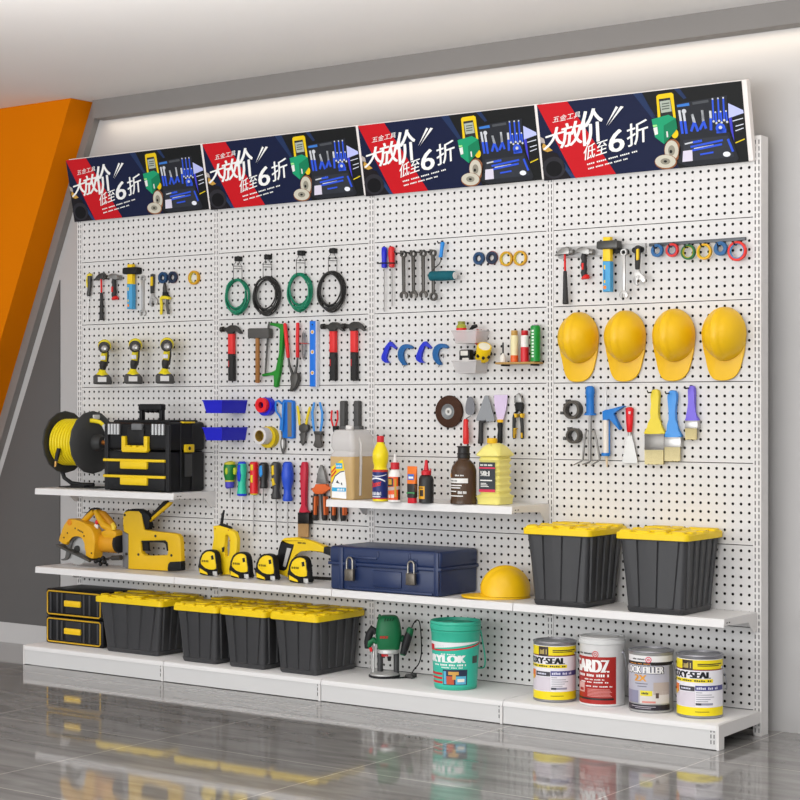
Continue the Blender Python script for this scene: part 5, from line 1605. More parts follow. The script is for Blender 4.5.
# ---------------- blue metal toolbox
def blue_box():
    x0, x1, y0, y1, z0, z1 = -1.812, -1.242, -.287, -.006, ZS, .650
    t = thing('metal_toolbox', 'navy blue metal toolbox with two padlocks on the middle shelf', 'toolbox', ((x0 + x1) / 2, y0, ZM))
    NB = M('1c2d55', .38, var=.04, scale=25, spec=.5)
    h = z1 - z0
    zs_ = z0 + h * .60
    G().box(x0 + .004, x1 - .004, y0 + .004, y1, z0, zs_, .010, 3).obj('body', NB, t)
    G().box(x0, x1, y0, y1 + .002, zs_ + .002, z1, .014, 3).obj('lid', NB, t)
    G().box(x0 - .003, x1 + .003, y0 - .004, y1 + .003, zs_ - .006, zs_ + .008, .003).obj('rim', NB, t)
    w = x1 - x0
    for f in (.115, .965):
        G().box(x0 + w * f - .012, x0 + w * f + .012, y0 - .006, y0 + .012, z0 + .002, z1 - .002, .005).obj('edge_strap', NB, t)
    G().box(x0 + w * .40, x0 + w * .66, y0 - .002, y0 + .012, z0 + h * .12, z0 + h * .50, .005).obj('front_panel', NB, t)
    G().box(x0 + w * .17, x0 + w * .93, y0 - .003, y0 + .012, z0 + .003, z0 + .014, .003).obj('foot_rail', NB, t)
    for k, f in enumerate((.215, .765)):
        cx = x0 + w * f
        G().box(cx - .02, cx + .13 if k == 0 else cx + .02, y0 - .005, y0 + .01, zs_ + h * .14, zs_ + h * .2, .003).obj('clasp_bar', NB, t)
        G().box(cx - .022, cx + .022, y0 - .008, y0 + .008, zs_ - .015, zs_ + .022, .003).obj('hasp', NB, t)
        lock = thing('padlock', ('left' if k == 0 else 'right') + ' dark padlock hooked on the blue toolbox front', 'padlock', (cx, y0 - .012, z0 + h * .23), 'padlocks on the blue toolbox')
        G().box(cx - .022, cx + .022, y0 - .026, y0 - .010, z0 + h * .235, z0 + h * .50, .003).obj('lock_body', M('6c655c', .35, .6), lock)
        pts = [(cx - .015, y0 - .018, z0 + h * .48)] + [(cx - .015 * math.cos(a), y0 - .018, z0 + h * .68 + .016 * math.sin(a)) for a in [i * PI / 8 for i in range(9)]] + [(cx + .015, y0 - .018, z0 + h * .48)]
        G().tube(pts, .0036, 8).obj('shackle', M('9a958c', .3, .7), lock)
    for f in (.44, .72):
        G().box(x0 + w * f, x0 + w * f + .012, y0 - .004, y0 + .01, zs_ + .03, z1 - .012, .004).obj('lid_rib', NB, t)
blue_box()
# hard hat on the shelf: same hat stood on its brim
hs = dup(hh, (0, 0, 0), 'yellow hard hat standing on the middle shelf beside the blue toolbox')
hs.rotation_euler = (-PI / 2, 0, math.radians(-46))
bpy.context.view_layer.update()
zz = [(hs.matrix_basis @ (c.matrix_basis @ Vector(b))) for c in hs.children for b in c.bound_box]
q = atz(496, 597, ZM)
zmin = min(p.z for p in zz); xmin = min(p.x for p in zz); ymid = sum(p.y for p in zz) / len(zz)
hs.location = (-1.224 - xmin, -.15 - ymid, ZM + .0008 - zmin)

# ---------------- lidded totes
TOTE = M('38383a', .42, var=.05, scale=30, spec=.45)
LID = M('f0cc12', .42, var=.04, scale=30)
def tote_meshes(t, x, y, z0, L, Wd, H):
    """tote centred on x with its front at y, L wide, Wd deep"""
    cx, cy = x, y + Wd / 2
    bl, bw = L * .77, Wd * .82
    hb = H - .034
    def rect(hl, hw, z, r, n=4):
        pts = []
        for (sx, sy, a0) in ((1, 1, 0), (-1, 1, 90), (-1, -1, 180), (1, -1, 270)):
            for i in range(n + 1):
                a = math.radians(a0 + 90 * i / n)
                pts.append((cx + sx * (hl - r) + r * math.cos(a), cy + sy * (hw - r) + r * math.sin(a), z))
        return pts
    g = G()
    L1, W1 = L * .95, Wd * .95
    rings = [rect(bl / 2 - .006, bw / 2 - .006, z0, .014), rect(bl / 2, bw / 2, z0 + .006, .018), rect(bl / 2 + .002, bw / 2 + .002, z0 + .020, .018), rect(bl / 2 - .001, bw / 2 - .001, z0 + .024, .016),
             rect(L1 / 2 - .008, W1 / 2 - .008, z0 + hb - .012, .018), rect(L1 / 2, W1 / 2, z0 + hb - .010, .02), rect(L1 / 2, W1 / 2, z0 + hb, .02)]
    n = len(rings[0])
    vs = [p for r in rings for p in r]
    fs = [[i * n + j, i * n + (j + 1) % n, (i + 1) * n + (j + 1) % n, (i + 1) * n + j] for i in range(len(rings) - 1) for j in range(n)]
    fs += [list(range(n)), [(len(rings) - 1) * n + j for j in range(n)]]
    g.add(vs, fs)
    # tapering ribs and recess panels on front and side faces
    def rib(f, side, w):
        zb_, zt_ = z0 + .024, z0 + hb - .011
        out = .008
        if side == 'f':
            for s in (-1,):
                xb_, xt = cx + (f - .5) * bl * .9, cx + (f - .5) * L1 * .9
                yb_, yt = cy + s * (bw / 2 - .003), cy + s * (W1 / 2 - .008)
                q = [(xb_ - w * .45, yb_, zb_), (xb_ + w * .45, yb_, zb_), (xt + w, yt, zt_), (xt - w, yt, zt_)]
                q2 = [(a * 1, b + s * out, c) for a, b, c in [(xb_ - w * .3, yb_, zb_), (xb_ + w * .3, yb_, zb_), (xt + w * .85, yt, zt_), (xt - w * .85, yt, zt_)]]
                g.add(q + q2, [[4, 5, 6, 7], [0, 1, 5, 4], [1, 2, 6, 5], [2, 3, 7, 6], [3, 0, 4, 7]])
        else:
            for s in (1, -1):
                yb_, yt = cy + (f - .5) * bw * .9, cy + (f - .5) * W1 * .9
                xb_, xt = cx + s * (bl / 2 - .003), cx + s * (L1 / 2 - .008)
                q = [(xb_, yb_ - w * .45, zb_), (xb_, yb_ + w * .45, zb_), (xt, yt + w, zt_), (xt, yt - w, zt_)]
                q2 = [(a + s * out, b, c) for a, b, c in [(xb_, yb_ - w * .3, zb_), (xb_, yb_ + w * .3, zb_), (xt, yt + w * .85, zt_), (xt, yt - w * .85, zt_)]]
                g.add(q + q2, [[4, 5, 6, 7], [0, 1, 5, 4], [1, 2, 6, 5], [2, 3, 7, 6], [3, 0, 4, 7]])
    nf = 3 if L < Wd * 1.1 else 4
    for i in range(nf):
        rib((i + .5) / nf, 'f', L * (.085 if nf == 3 else .07) * (1.25 if i in (1, 2) and nf == 4 else 1))
    for i in range(5):
        rib((i + .5) / 5, 's', Wd * .05)
    g.obj('tub', TOTE, t)
    g = G()
    zl = z0 + hb - .004
    rings = [rect(L / 2 - .006, Wd / 2 - .006, zl - .004, .016), rect(L / 2, Wd / 2, zl - .002, .02), rect(L / 2, Wd / 2, zl + .019, .02), rect(L / 2 - .005, Wd / 2 - .005, zl + .024, .018), rect(L / 2 - .02, Wd / 2 - .02, zl + .024, .014), rect(L / 2 - .026, Wd / 2 - .026, zl + .017, .012)]
    vs = [p for r in rings for p in r]
    fs = [[i * n + j, i * n + (j + 1) % n, (i + 1) * n + (j + 1) % n, (i + 1) * n + j] for i in range(len(rings) - 1) for j in range(n)]
    fs += [list(range(n)), [(len(rings) - 1) * n + j for j in range(n)]]
    g.add(vs, fs)
    # moulded pads on the lid and notches along its edge
    for fx in (-.3, 0, .3):
        for fy in (-.28, .02, .3):
            a, b = L * .115, Wd * .11
            hgt = .014 if (fx == 0) != (fy > 0.2) else .010
            g.box(cx + fx * L - a, cx + fx * L + a, cy + fy * Wd - b, cy + fy * Wd + b, zl + .012, zl + .019 + hgt, .004, 1)
    for fx in (-.36, -.12, .12, .36):
        for s in (-1, 1):
            g.box(cx + fx * L - .024, cx + fx * L + .024, cy + s * (Wd / 2 - .014) - .012, cy + s * (Wd / 2 - .014) + .012, zl + .016, zl + .031, .004, 1)
    for fy in (-.3, 0, .3):
        for s in (-1, 1):
            g.box(cx + s * (L / 2 - .014) - .012, cx + s * (L / 2 - .014) + .012, cy + fy * Wd - .022, cy + fy * Wd + .022, zl + .016, zl + .031, .004, 1)
    g.obj('lid', LID, t)
def tote(name, label, cx, y, z, L, Wd, H, group):
    t = thing('storage_tote', label, 'storage tote', (cx, y + Wd / 2, z), group)
    tote_meshes(t, cx, y, z + .0006, L, Wd, H)
    return t
GB, GA = 'yellow lidded totes on the deck', 'large yellow lidded totes on the middle shelf'
DK_ = ZB
tote('w', 'widest yellow-lidded black tote, beside the two small cases', -2.962, -.318, DK_, .430, .300, .272, GB)
tb = tote('n', 'second black tote with yellow lid from left on the deck', -2.517, -.356, DK_, .264, .352, .272, GB)
dup(tb, tb.location + Vector((.276, 0, 0)), 'third black tote with yellow lid from left on the deck')
dup(tb, tb.location + Vector((.562, 0, 0)), 'rightmost black tote with yellow lid on the deck')
ta = tote('a', 'large yellow-lidded tote beside the standing hard hat', -.692, -.315, ZM, .302, .312, .318, GA)
dup(ta, ta.location + Vector((.408, 0, 0)), 'large yellow-lidded tote at the right end of the middle shelf')

# ---------------- stacked cases
def small_case(label, z):
    x0, x1, y0, y1 = -3.575, -3.186, -.25, -.005
    t = thing('tool_case', label, 'tool case', ((x0 + x1) / 2, y0, z), 'stacked black cases with yellow trim')
    h = .131
    z0 = z + .0005
    G().box(x0, x1, y0, y1, z0, z0 + h, .012, 3).obj('shell', BKP, t)
    w = .006
    g = G()
    g.tube([(x0 + .016, y0 - .001, z0 + .018), (x0 + .024, y0 - .001, z0 + .010), (x1 - .024, y0 - .001, z0 + .010), (x1 - .016, y0 - .001, z0 + .018), (x1 - .016, y0 - .001, z0 + h - .018), (x1 - .024, y0 - .001, z0 + h - .010), (x0 + .024, y0 - .001, z0 + h - .010), (x0 + .016, y0 - .001, z0 + h - .018)], .0038, 6, True)
    g.obj('front_trim', M('d2a51c', .45), t)
    g = G()
    g.tube([(x1 + .0005, y0 + .03, z0 + h - .016), (x1 + .0005, y0 + .03, z0 + .022), (x1 + .0005, y0 + .045, z0 + .012), (x1 + .0005, y0 + .12, z0 + .012)], .0035, 6)
    g.obj('side_trim', M('d2a51c', .45), t)
    cx = (x0 + x1) / 2
    W_ = x1 - x0
    for f in (.10, .22, .30, .68, .78, .92):
        G().box(x0 + W_ * f - .006, x0 + W_ * f + .006, y0 - .005, y0 + .008, z0 + .018, z0 + h - .018, .003).obj('rib', M('3a3a3c', .5), t)
    G().box(x0 + W_ * .36, x0 + W_ * .64, y0 - .003, y0 + .01, z0 + .02, z0 + h - .018, .004).obj('drawer_front', M('232325', .5), t)
    G().box(x0 + W_ * .355, x0 + W_ * .635, y0 - .012, y0 + .006, z0 + h * .40, z0 + h * .62, .004).obj('handle', M('f2c61a', .4), t)
    return t
small_case('lower black case with yellow trim at the far left of the deck', ZB)
small_case('upper black case with yellow trim, stacked at the far left', ZB + .1325)
# ================================================================= BOTTLES ON THE UPPER SHELF
KB = Ctx(325, 425, 6.6667)
KC = Ctx(440, 430, 6.6667)
ZU = ZT + .0006
def ringstack(g, rows, n=5):
    """stack of rounded rectangles: (x0, x1, y0, y1, z, r)"""
    vs, fs = [], []
    m = 4 * (n + 1)
    for (x0, x1, y0, y1, z, r) in rows:
        for (cx, cy, a0) in ((x1 - r, y1 - r, 0), (x0 + r, y1 - r, 90), (x0 + r, y0 + r, 180), (x1 - r, y0 + r, 270)):
            for i in range(n + 1):
                a = math.radians(a0 + 90 * i / n)
                vs.append((cx + r * math.cos(a), cy + r * math.sin(a), z))
    k = len(rows)
    for i in range(k - 1):
        for j in range(m):
            j2 = (j + 1) % m
            fs.append([i * m + j, i * m + j2, (i + 1) * m + j2, (i + 1) * m + j])
    fs += [list(range(m)), [(k - 1) * m + j for j in range(m)]]
    return g.add(vs, fs)
def quad(g, x0, x1, y, z0, z1):
    return g.add([(x0, y, z0), (x1, y, z0), (x1, y, z1), (x0, y, z1)], [[0, 1, 2, 3]])
# large jug
x0, x1, y0, y1 = -1.818, -1.690, -.282, -.115
h = .296
t = thing('cleaner_jug', 'large translucent jug of tan liquid at the left end of the shelf', 'jug', ((x0 + x1) / 2, (y0 + y1) / 2, ZT))
zl = ZU + h * .615
g = G(); ringstack(g, [(x0 + .006, x1 - .006, y0 + .006, y1 - .006, ZU, .016), (x0, x1, y0, y1, ZU + .008, .02), (x0, x1, y0, y1, zl, .02)]); g.obj('liquid_part', M('cfae78', .25, alpha=.93, var=.02), t)
CLJ = M('dcd8d6', .25, alpha=.66, var=.0)
g = G(); ringstack(g, [(x0 + .0004, x1 - .0004, y0 + .0004, y1 - .0004, zl + .0005, .02), (x0 + .004, x1 - .002, y0 + .003, y1, ZU + h * .66, .02), (x0 + .012, x1 - .004, y0 + .010, y1 - .004, ZU + h * .69, .018), (x0 + .002, x1, y0 + .003, y1, ZU + h * .76, .02),
                       (x0 + .004, x1 - .004, y0 + .004, y1 - .004, ZU + h * .90, .02), (x0 + .012, x1 - .016, y0 + .012, y1 - .02, ZU + h * .99, .02), (x0 + .02, x1 - .024, y0 + .02, y1 - .03, ZU + h, .014)]); g.obj('clear_part', CLJ, t)
G().tube([(x1 - .010, y0 + .055, ZU + h * .90), (x1 + .006, y0 + .05, ZU + h * .80), (x1 + .006, y0 + .05, ZU + h * .5), (x1 + .002, y0 + .05, ZU + h * .06)], .006, 8).obj('moulded_handle', CLJ, t)
G().lathe([(.016, 0), (.017, .002), (.017, .016), (.014, .018)], (x0 + .05, (y0 + y1) / 2, ZU + h), 'z', 18).obj('cap', M('e2dfdc', .4), t)
g = G(); w = x1 - x0
L = lambda px, py, lay=0: Vector((x0 + w * (px - 40) / 205, y0 - .0008 - .0004 * lay, ZU + h * (505 - py) / 465))
def lab(g, pts, lay):
    q = [L(a, b, lay) for a, b in pts]
    return g.add(q, [list(range(len(q)))])
g.use(M('f3f2ef', .4)); lab(g, [(68, 492), (70, 400), (95, 345), (140, 315), (178, 310), (192, 400), (192, 498)], 1)
g.use(M('f2d21c', .4)); lab(g, [(64, 385), (66, 290), (160, 235), (176, 300), (176, 312), (140, 318), (96, 346), (72, 396)], 0)
g.use(M('da2a26', .4)); lab(g, [(66, 318), (100, 286), (106, 294), (66, 332)], 2); lab(g, [(66, 345), (104, 308), (110, 316), (66, 362)], 2)
g.use(M('24285a', .4)); lab(g, [(70, 396), (96, 345), (140, 317), (176, 311), (177, 317), (142, 324), (100, 352), (74, 402)], 2)
g.use(M('2ea8d8', .4)); lab(g, [(103, 262), (158, 262), (160, 296), (104, 300)], 2); lab(g, [(70, 424), (190, 424), (190, 450), (70, 450)], 2)
g.use(M('f6f6f4', .4)); dashes(g, lambda a, b: L(110 + 42 * a, 288 - 14 * b, 3), (1.2, 1, 1, 1), 0); dashes(g, lambda a, b: L(116 + 66 * a, 445 - 16 * b, 3), (1.5, 1, 1.4, 1), 0)
g.use(M('2b2f3a', .4)); lab(g, [(104, 392), (118, 374), (124, 386), (140, 398), (122, 396)], 3); lab(g, [(146, 394), (156, 390), (160, 408), (150, 406)], 3)
g.obj('label', None, t)

def spot(c, x, y, z=ZT):
    return c.F(x, y, z)
def rot_bottle(name, label, c, x, ybase, parts, cat='bottle', ex=1., yshift=0):
    yref = max(q[1] for pt in parts for q in pt[2])
    """lathe bottle; every part is (name, colour, [(radius px, photo y)], rough)"""
    p = spot(c, x, ybase)
    p.y += yshift
    k = 1 / c.k / ppm((p.x, p.y, ZT))
    t = thing(name, label, cat, (p.x, p.y, ZT), 'bottles on the upper shelf')
    for nm, mat, prof in parts:
        G().lathe([(r * k, ZU + (yref - yy) * k) for r, yy in prof], (p.x, p.y, 0), 'z', 28, ex).obj(nm, mat, t)
    return t, p, k
YB = M('efd81c', .3)
t, p, k = rot_bottle('cleaner_bottle', 'yellow squeeze bottle with red cap and navy label', KB, 370, 509, [
    ('base', YB, [(46, 500), (53, 498), (54, 488), (53, 484)]),
    ('body', YB, [(53, 485), (53, 290), (44, 282), (44, 262), (50, 240), (54, 205), (54, 180), (48, 160), (30, 122), (24, 112), (24, 106)]),
    ('cap', M('c8202c', .4), [(20, 108), (24, 107), (24, 70), (21, 65), (8, 64)])])
r = 54 * k
zc_ = lambda yy: ZU + (500 - yy) * k
g = G()
g.use(M('1c2a6e', .35)); patch(g, oncyl(p, r + .0004, -175, 10, zc_(478), zc_(302)), 24)
g.use(M('c0392e', .4)); patch(g, oncyl(p, r + .0005, -175, 10, zc_(304), zc_(288)), 24); patch(g, oncyl(p, r + .0005, -175, 10, zc_(484), zc_(476)), 24)
g.use(M('eceef4', .4))
patch(g, lambda a, b: oncyl(p, r + .0009, -160, -20, zc_(372), zc_(362), .0)(a, b) + Vector((0, 0, .014 * math.sin(a * 3.1))), 14)
patch(g, lambda a, b: oncyl(p, r + .0009, -150, -10, zc_(322), zc_(317), .0)(a, b) + Vector((0, 0, -.008 * math.sin(a * 3.1))), 14)
dashes(g, oncyl(p, r + .001, -130, -50, zc_(458), zc_(434)), (1, 1.2, 1, 1.2, 1)); patch(g, oncyl(p, r + .001, -130, -55, zc_(471), zc_(465)), 10)
g.use(M('d02c34', .4)); text(g, 'Cleaner', oncyl(p, r + .0012, -140, -50, zc_(412), zc_(372), .012), .15)
g.obj('label', None, t)
t, p, k = rot_bottle('glue_bottle', 'white glue bottle with red collar and orange label', KB, 467, 515, [
    ('body', M('ebe8e4', .35), [(40, 506), (46, 503), (46, 340), (40, 312), (28, 292), (22, 286)]),
    ('collar', M('c41f2c', .4), [(26, 288), (30, 284), (30, 246), (26, 241)]),
    ('nozzle', M('e9e5e1', .35), [(14, 243), (12, 226), (8, 205), (9, 186), (5, 182)])])
r = 46 * k
zc_ = lambda yy: ZU + (506 - yy) * k
g = G()
g.use(M('e2561c', .35)); patch(g, oncyl(p, r + .0004, -165, -8, zc_(490), zc_(336)), 20)
g.use(M('2a211d', .4)); patch(g, oncyl(p, r + .0007, -135, -70, zc_(400), zc_(345)), 12); patch(g, oncyl(p, r + .0007, -30, -8, zc_(490), zc_(336)), 4)
g.use(M('c8982c', .4)); patch(g, oncyl(p, r + .001, -122, -84, zc_(388), zc_(352)), 8); patch(g, oncyl(p, r + .001, -60, -44, zc_(470), zc_(350)), 4)
g.use(M('b7a69c', .4)); patch(g, oncyl(p, r + .001, -165, -12, zc_(432), zc_(410), .008), 16)
g.use(M('f0ece6', .4)); dashes(g, oncyl(p, r + .001, -120, -62, zc_(476), zc_(452)), (1, 1, 1))
g.obj('label', None, t)
# glue tube
p = spot(KB, 582, 522); k = 1 / KB.k / ppm(p)
t = thing('glue_tube', 'slim orange and black glue tube standing on its red cap', 'glue tube', (p.x, p.y, ZT), 'bottles on the upper shelf')
zc_ = lambda yy: ZU + (518 - yy) * k
fx = k * 1.25
TB = lambda w, dpt, yy, r: (p.x - w * fx, p.x + w * fx, p.y - dpt * k, p.y + dpt * k, zc_(yy), r * k)
g = G(); ringstack(g, [TB(22, 20, 518, 12), TB(24, 22, 514, 14), TB(23, 21, 484, 14), TB(21, 19, 482, 12)]); g.obj('cap', M('cf2030', .4), t)
g = G().use(M('2b2624', .35)); ringstack(g, [TB(24, 22, 482, 14), TB(27, 22, 474, 14), TB(27, 20, 388, 12)])
g.use(M('6b4a34', .5)); ringstack(g, [TB(27.2, 20, 440, 12), TB(27.2, 20, 395, 12)])
g.use(M('e8731c', .35)); ringstack(g, [TB(27.2, 20, 388, 12), TB(29, 12, 330, 8), TB(31, 3, 285, 1), TB(31, 2.5, 272, 1)]); g.obj('body', None, t)
g = G().use(M('3c6cc0', .4)); quad(g, p.x - 20 * fx, p.x + 20 * fx, p.y - 18.5 * k, zc_(362), zc_(324)); g.use(M('f0ece4', .4)); quad(g, p.x - 14 * fx, p.x + 16 * fx, p.y - 19 * k, zc_(354), zc_(340)); g.use(M('3f8f52', .4)); quad(g, p.x - 26 * fx, p.x + 26 * fx, p.y - 21.5 * k, zc_(456), zc_(444)); g.obj('label', None, t)
# black chalk bottle
t, p, k = rot_bottle('marking_bottle', 'black bottle with red pointed nozzle and amber label', KB, 675, 522, [
    ('body', M('2b2a2a', .4), [(42, 518), (50, 512), (50, 470), (51, 460), (50, 450), (51, 430), (50, 420), (51, 400), (50, 390), (50, 360), (44, 340), (30, 330)]),
    ('collar', M('c8202c', .4), [(30, 332), (34, 328), (34, 306), (26, 300), (16, 296)]),
    ('nozzle', M('cf2430', .4), [(17, 298), (15, 280), (10, 240), (9, 232), (4, 229)])])
zc_ = lambda yy: ZU + (518 - yy) * k
G().tube([(p.x + 30 * k, p.y - .005, zc_(312)), (p.x + 48 * k, p.y - .012, zc_(300)), (p.x + 52 * k, p.y - .014, zc_(288))], 5 * k, 8).obj('cap_tether', M('c8202c', .4), t)
r = 51 * k
g = G().use(M('e2a31c', .4)); patch(g, oncyl(p, r + .0005, -165, -68, zc_(488), zc_(404)), 14)
g.use(M('3a2a18', .4)); patch(g, oncyl(p, r + .001, -110, -78, zc_(470), zc_(428)), 6); dashes(g, oncyl(p, r + .001, -140, -80, zc_(422), zc_(410)), (1, 1, 1, 1))
for q in range(3): patch(g, oncyl(p, r + .001, -148, -118, zc_(446 + 12 * q), zc_(441 + 12 * q)), 6)
g.obj('label', None, t)
# brown bottle
t, p, k = rot_bottle('solvent_bottle', 'large dark brown bottle with black cap', KC, 158, 494, [
    ('body', M('4a3422', .25, alpha=1., var=.03), [(84, 487), (90, 482), (91, 462), (86, 450), (86, 262), (76, 232), (56, 204), (42, 192), (40, 180)]),
    ('cap', M('211d1c', .4), [(42, 182), (44, 178), (42, 160), (46, 156), (46, 150), (40, 146), (40, 112), (46, 108), (46, 102), (38, 100)])])
zc_ = lambda yy: ZU + (487 - yy) * k
r = 86.5 * k
g = G().use(M('e8e6e2', .4)); patch(g, oncyl(p, r + .0004, -160, -38, zc_(345), zc_(314)), 20); dashes(g, oncyl(p, r + .0004, -98, -56, zc_(299), zc_(289)), (1, 1, 1, 1)); dashes(g, oncyl(p, r + .0004, -84, -44, zc_(416), zc_(396)), (1, 1, 1, 1))
for yy, a, b in ((360, -150, -66), (376, -150, -72), (400, -150, -92), (430, -150, -60)): patch(g, oncyl(p, r + .0004, a, b, zc_(yy + 4), zc_(yy - 3)), 14)
g.use(M('d89a2a', .4)); patch(g, oncyl(p, r + .0006, -150, -128, zc_(308), zc_(284)), 6)
g.use(M('2a2622', .4)); dashes(g, oncyl(p, r + .0008, -132, -86, zc_(335), zc_(325)), (1, 1.4, 1, 1.2))
g.obj('label', None, t)
# yellow ribbed jug
p = spot(KC, 250, 493); q_ = spot(KC, 372, 502)
yx0 = -1.103; yx1 = -.995; yy0 = -.238; yy1 = -.122
t = thing('detergent_jug', 'pale yellow ribbed jug with yellow cap and dark label', 'jug', ((yx0 + yx1) / 2, (yy0 + yy1) / 2, ZT), 'bottles on the upper shelf')
h = .247
rows = []
def yr(f, i, r=.016): rows.append((yx0 + i, yx1 - i, yy0 + i, yy1 - i, ZU + h * f, r))
yr(0, .004); yr(.006, 0); yr(.10, -.001); yr(.13, -.006); yr(.145, -.002); yr(.16, .006)
for q in range(6):
    f0 = .18 + .1 * q
    yr(f0, .009); yr(f0 + .05, .003); yr(f0 + .085, .009)
yr(.775, .006); yr(.795, -.004); yr(.82, -.004); yr(.94, .012, .03); yr(.985, .026, .03); yr(1.0, .036, .026)
g = G(); ringstack(g, rows); g.obj('body', M('f0e482', .3, alpha=.96, var=.02), t)
G().lathe([(.020, 0), (.021, .002), (.021, .018), (.018, .021)], ((yx0 + yx1) / 2 - .008, (yy0 + yy1) / 2 - .01, ZU + h - .001), 'z', 20).obj('cap', M('eab81c', .4), t)
g = G().use(M('2f3338', .4)); w = yx1 - yx0
yf = yy0 + .0005
quad(g, yx0 + .014, yx1 - .018, yf, ZU + h * .21, ZU + h * .69)
g.use(M('d02a50', .4)); quad(g, yx0 + .014, yx1 - .018, yf - .0005, ZU + h * .205, ZU + h * .25); quad(g, yx0 + .014, yx1 - .018, yf - .0005, ZU + h * .585, ZU + h * .61)
g.use(M('eceae6', .4)); text(g, '50:1', onface(yx0 + .020, yx0 + .064, yf - .0006, ZU + h * .465, ZU + h * .55), .3); dashes(g, onface(yx0 + .020, yx0 + .078, yf - .0006, ZU + h * .63, ZU + h * .66), (1, 1, 1, 1, 1), 0); quad(g, yx0 + .020, yx0 + .076, yf - .0006, ZU + h * .385, ZU + h * .405)
for q in range(3): quad(g, yx0 + .022, yx0 + .06 - .006 * q, yf - .0006, ZU + h * (.29 + .025 * q), ZU + h * (.302 + .025 * q))
g.obj('label', None, t)

# ================================================================= DECK GOODS
ZD = ZB + .0006
# router
KR = Ctx(360, 605, 6.154)
p = KR.F(150, 442, ZB); k = 1 / KR.k / ppm(p)
t = thing('plunge_router', 'green plunge router with cord on the deck beside the last tote', 'router', (p.x, p.y, ZB))
GR = M('14693f', .42, var=.03)
zc_ = lambda yy: ZD + (442 - yy) * k
rx = Vector((ct, st, 0))        # across the view, so the tool faces the aisle
fw = Vector((-st, ct, 0))
def rp(xx, yy, dd=0): return Vector((p.x, p.y, 0)) + rx * ((xx - 150) * k) + fw * dd + Vector((0, 0, zc_(yy)))
G().lathe([(92 * k, 0), (97 * k, .002), (97 * k, .008), (90 * k, .010), (88 * k, .010)], (p.x, p.y, ZD), 'z', 32).obj('black_base', BKR, t)
G().lathe([(90 * k, .010), (90 * k, .016), (60 * k, .022), (30 * k, .024), (30 * k, .023)], (p.x, p.y, ZD), 'z', 32).obj('base_plate', M('c3c2c0', .35, .4), t)
for x in (124, 224):
    G().tube([rp(x, 425), rp(x, 285)], 18 * k, 16).obj('column', M('3a3a3b', .4), t)
G().tube([rp(82, 415), rp(82, 330), rp(90, 235)], 6 * k, 8).obj('depth_rod', M('b9b8b6', .3, .6), t)
G().tube([rp(180, 345), rp(180, 318)], [9 * k, 14 * k], 12).obj('collet', BLK, t)
rows = []
G_ = G()
vs, fs = [], []
prof = [(58, 276, 0), (68, 268, 0), (74, 235, 0), (80, 190, 0), (80, 165, 0), (72, 110, 0), (64, 84, 0), (54, 70, 0), (40, 64, 0)]
n = 24
for (r_, yy, _) in prof:
    for j in range(n):
        a = 2 * PI * j / n
        ca_, sa_ = math.cos(a), math.sin(a)
        e = .7
        vx = abs(ca_) ** e * (1 if ca_ > 0 else -1); vy = abs(sa_) ** e * (1 if sa_ > 0 else -1)
        vs.append(rp(176 + vx * r_, yy, vy * r_ * .85 * k))
for i in range(len(prof) - 1):
    for j in range(n):
        fs.append([i * n + j, i * n + (j + 1) % n, (i + 1) * n + (j + 1) % n, (i + 1) * n + j])
fs += [list(range(n)), [(len(prof) - 1) * n + j for j in range(n)]]
G_.add(vs, fs).obj('motor_housing', GR, t)
G().tube([rp(122, 85), rp(120, 68), rp(122, 58)], [10 * k, 10 * k, 7 * k], 10).obj('lock_lever', GR, t)
g = G()
for i in range(4):
    a, b = rp(150 + i * 16, 92, -62 * k), rp(156 + i * 16, 78, -50 * k)
    g.tube([a, b], 3 * k, 6)
g.obj('vent', M('0f3a24', .5), t)
G().tube([rp(176, 297), rp(176, 292), rp(176, 272), rp(176, 268)], [60 * k, 68 * k, 68 * k, 60 * k], 24).obj('silver_collar', M('cfcecc', .35, .3), t)
g = G(); text(g, 'BOSCH', lambda a, b: rp(122 + 48 * a, 198 - 15 * b, -70 * k - .001), .15); text(g, 'BOSCH', lambda a, b: rp(132 + 40 * a, 310 - 14 * b, -69 * k), .15); g.obj('lettering', M('d8202a', .4), t)
g = G(); g.tube([rp(132, 302, -.02), rp(172, 302, -.02)], 8 * k, 8); g.obj('red_badge', M('d8202a', .4), t)
for side in (-1, 1):
    if side < 0:
        a = [rp(100, 170), rp(74, 150), rp(58, 180), rp(44, 230), rp(42, 268)]
        G().tube(a, [22 * k, 26 * k, 24 * k, 20 * k, 14 * k], 14).obj('handle', BKR, t)
        G().tube([rp(108, 232), rp(84, 216), rp(62, 228), rp(54, 252), rp(48, 266)], [14 * k, 20 * k, 22 * k, 16 * k, 10 * k], 12, sy=1.2).obj('handle_cover', GR, t)
        G().tube([rp(64, 258, -.02), rp(68, 272, -.02), rp(70, 284, -.02)], [10 * k, 11 * k, 6 * k], 10).obj('red_button', M('e02830', .4), t)
    else:
        G().tube([rp(248, 200), rp(262, 210), rp(278, 225)], [18 * k, 20 * k, 16 * k], 12).obj('handle_arm', GR, t)
        G().tube([rp(306, 160, -.02), rp(296, 190, -.02), rp(278, 250, -.02), rp(264, 300, -.02)], [22 * k, 25 * k, 25 * k, 20 * k], 14).obj('handle', BKR, t)
        G().tube([rp(314, 138, -.02), rp(308, 150, -.02), rp(300, 184, -.02)], [18 * k, 23 * k, 23 * k], 14).obj('handle_cap', GR, t)
        G().tube([rp(265, 294, -.02), rp(262, 306, -.02)], [20 * k, 16 * k], 14).obj('handle_end', GR, t)
a = rp(318, 138, -.02)
cord = [a, rp(326, 116, -.02), rp(345, 96, 0), rp(362, 100, .01), rp(372, 140, .015), rp(378, 220, .015), rp(378, 300, .01), rp(362, 360, 0), rp(330, 400, -.005), rp(304, 435, -.01)]
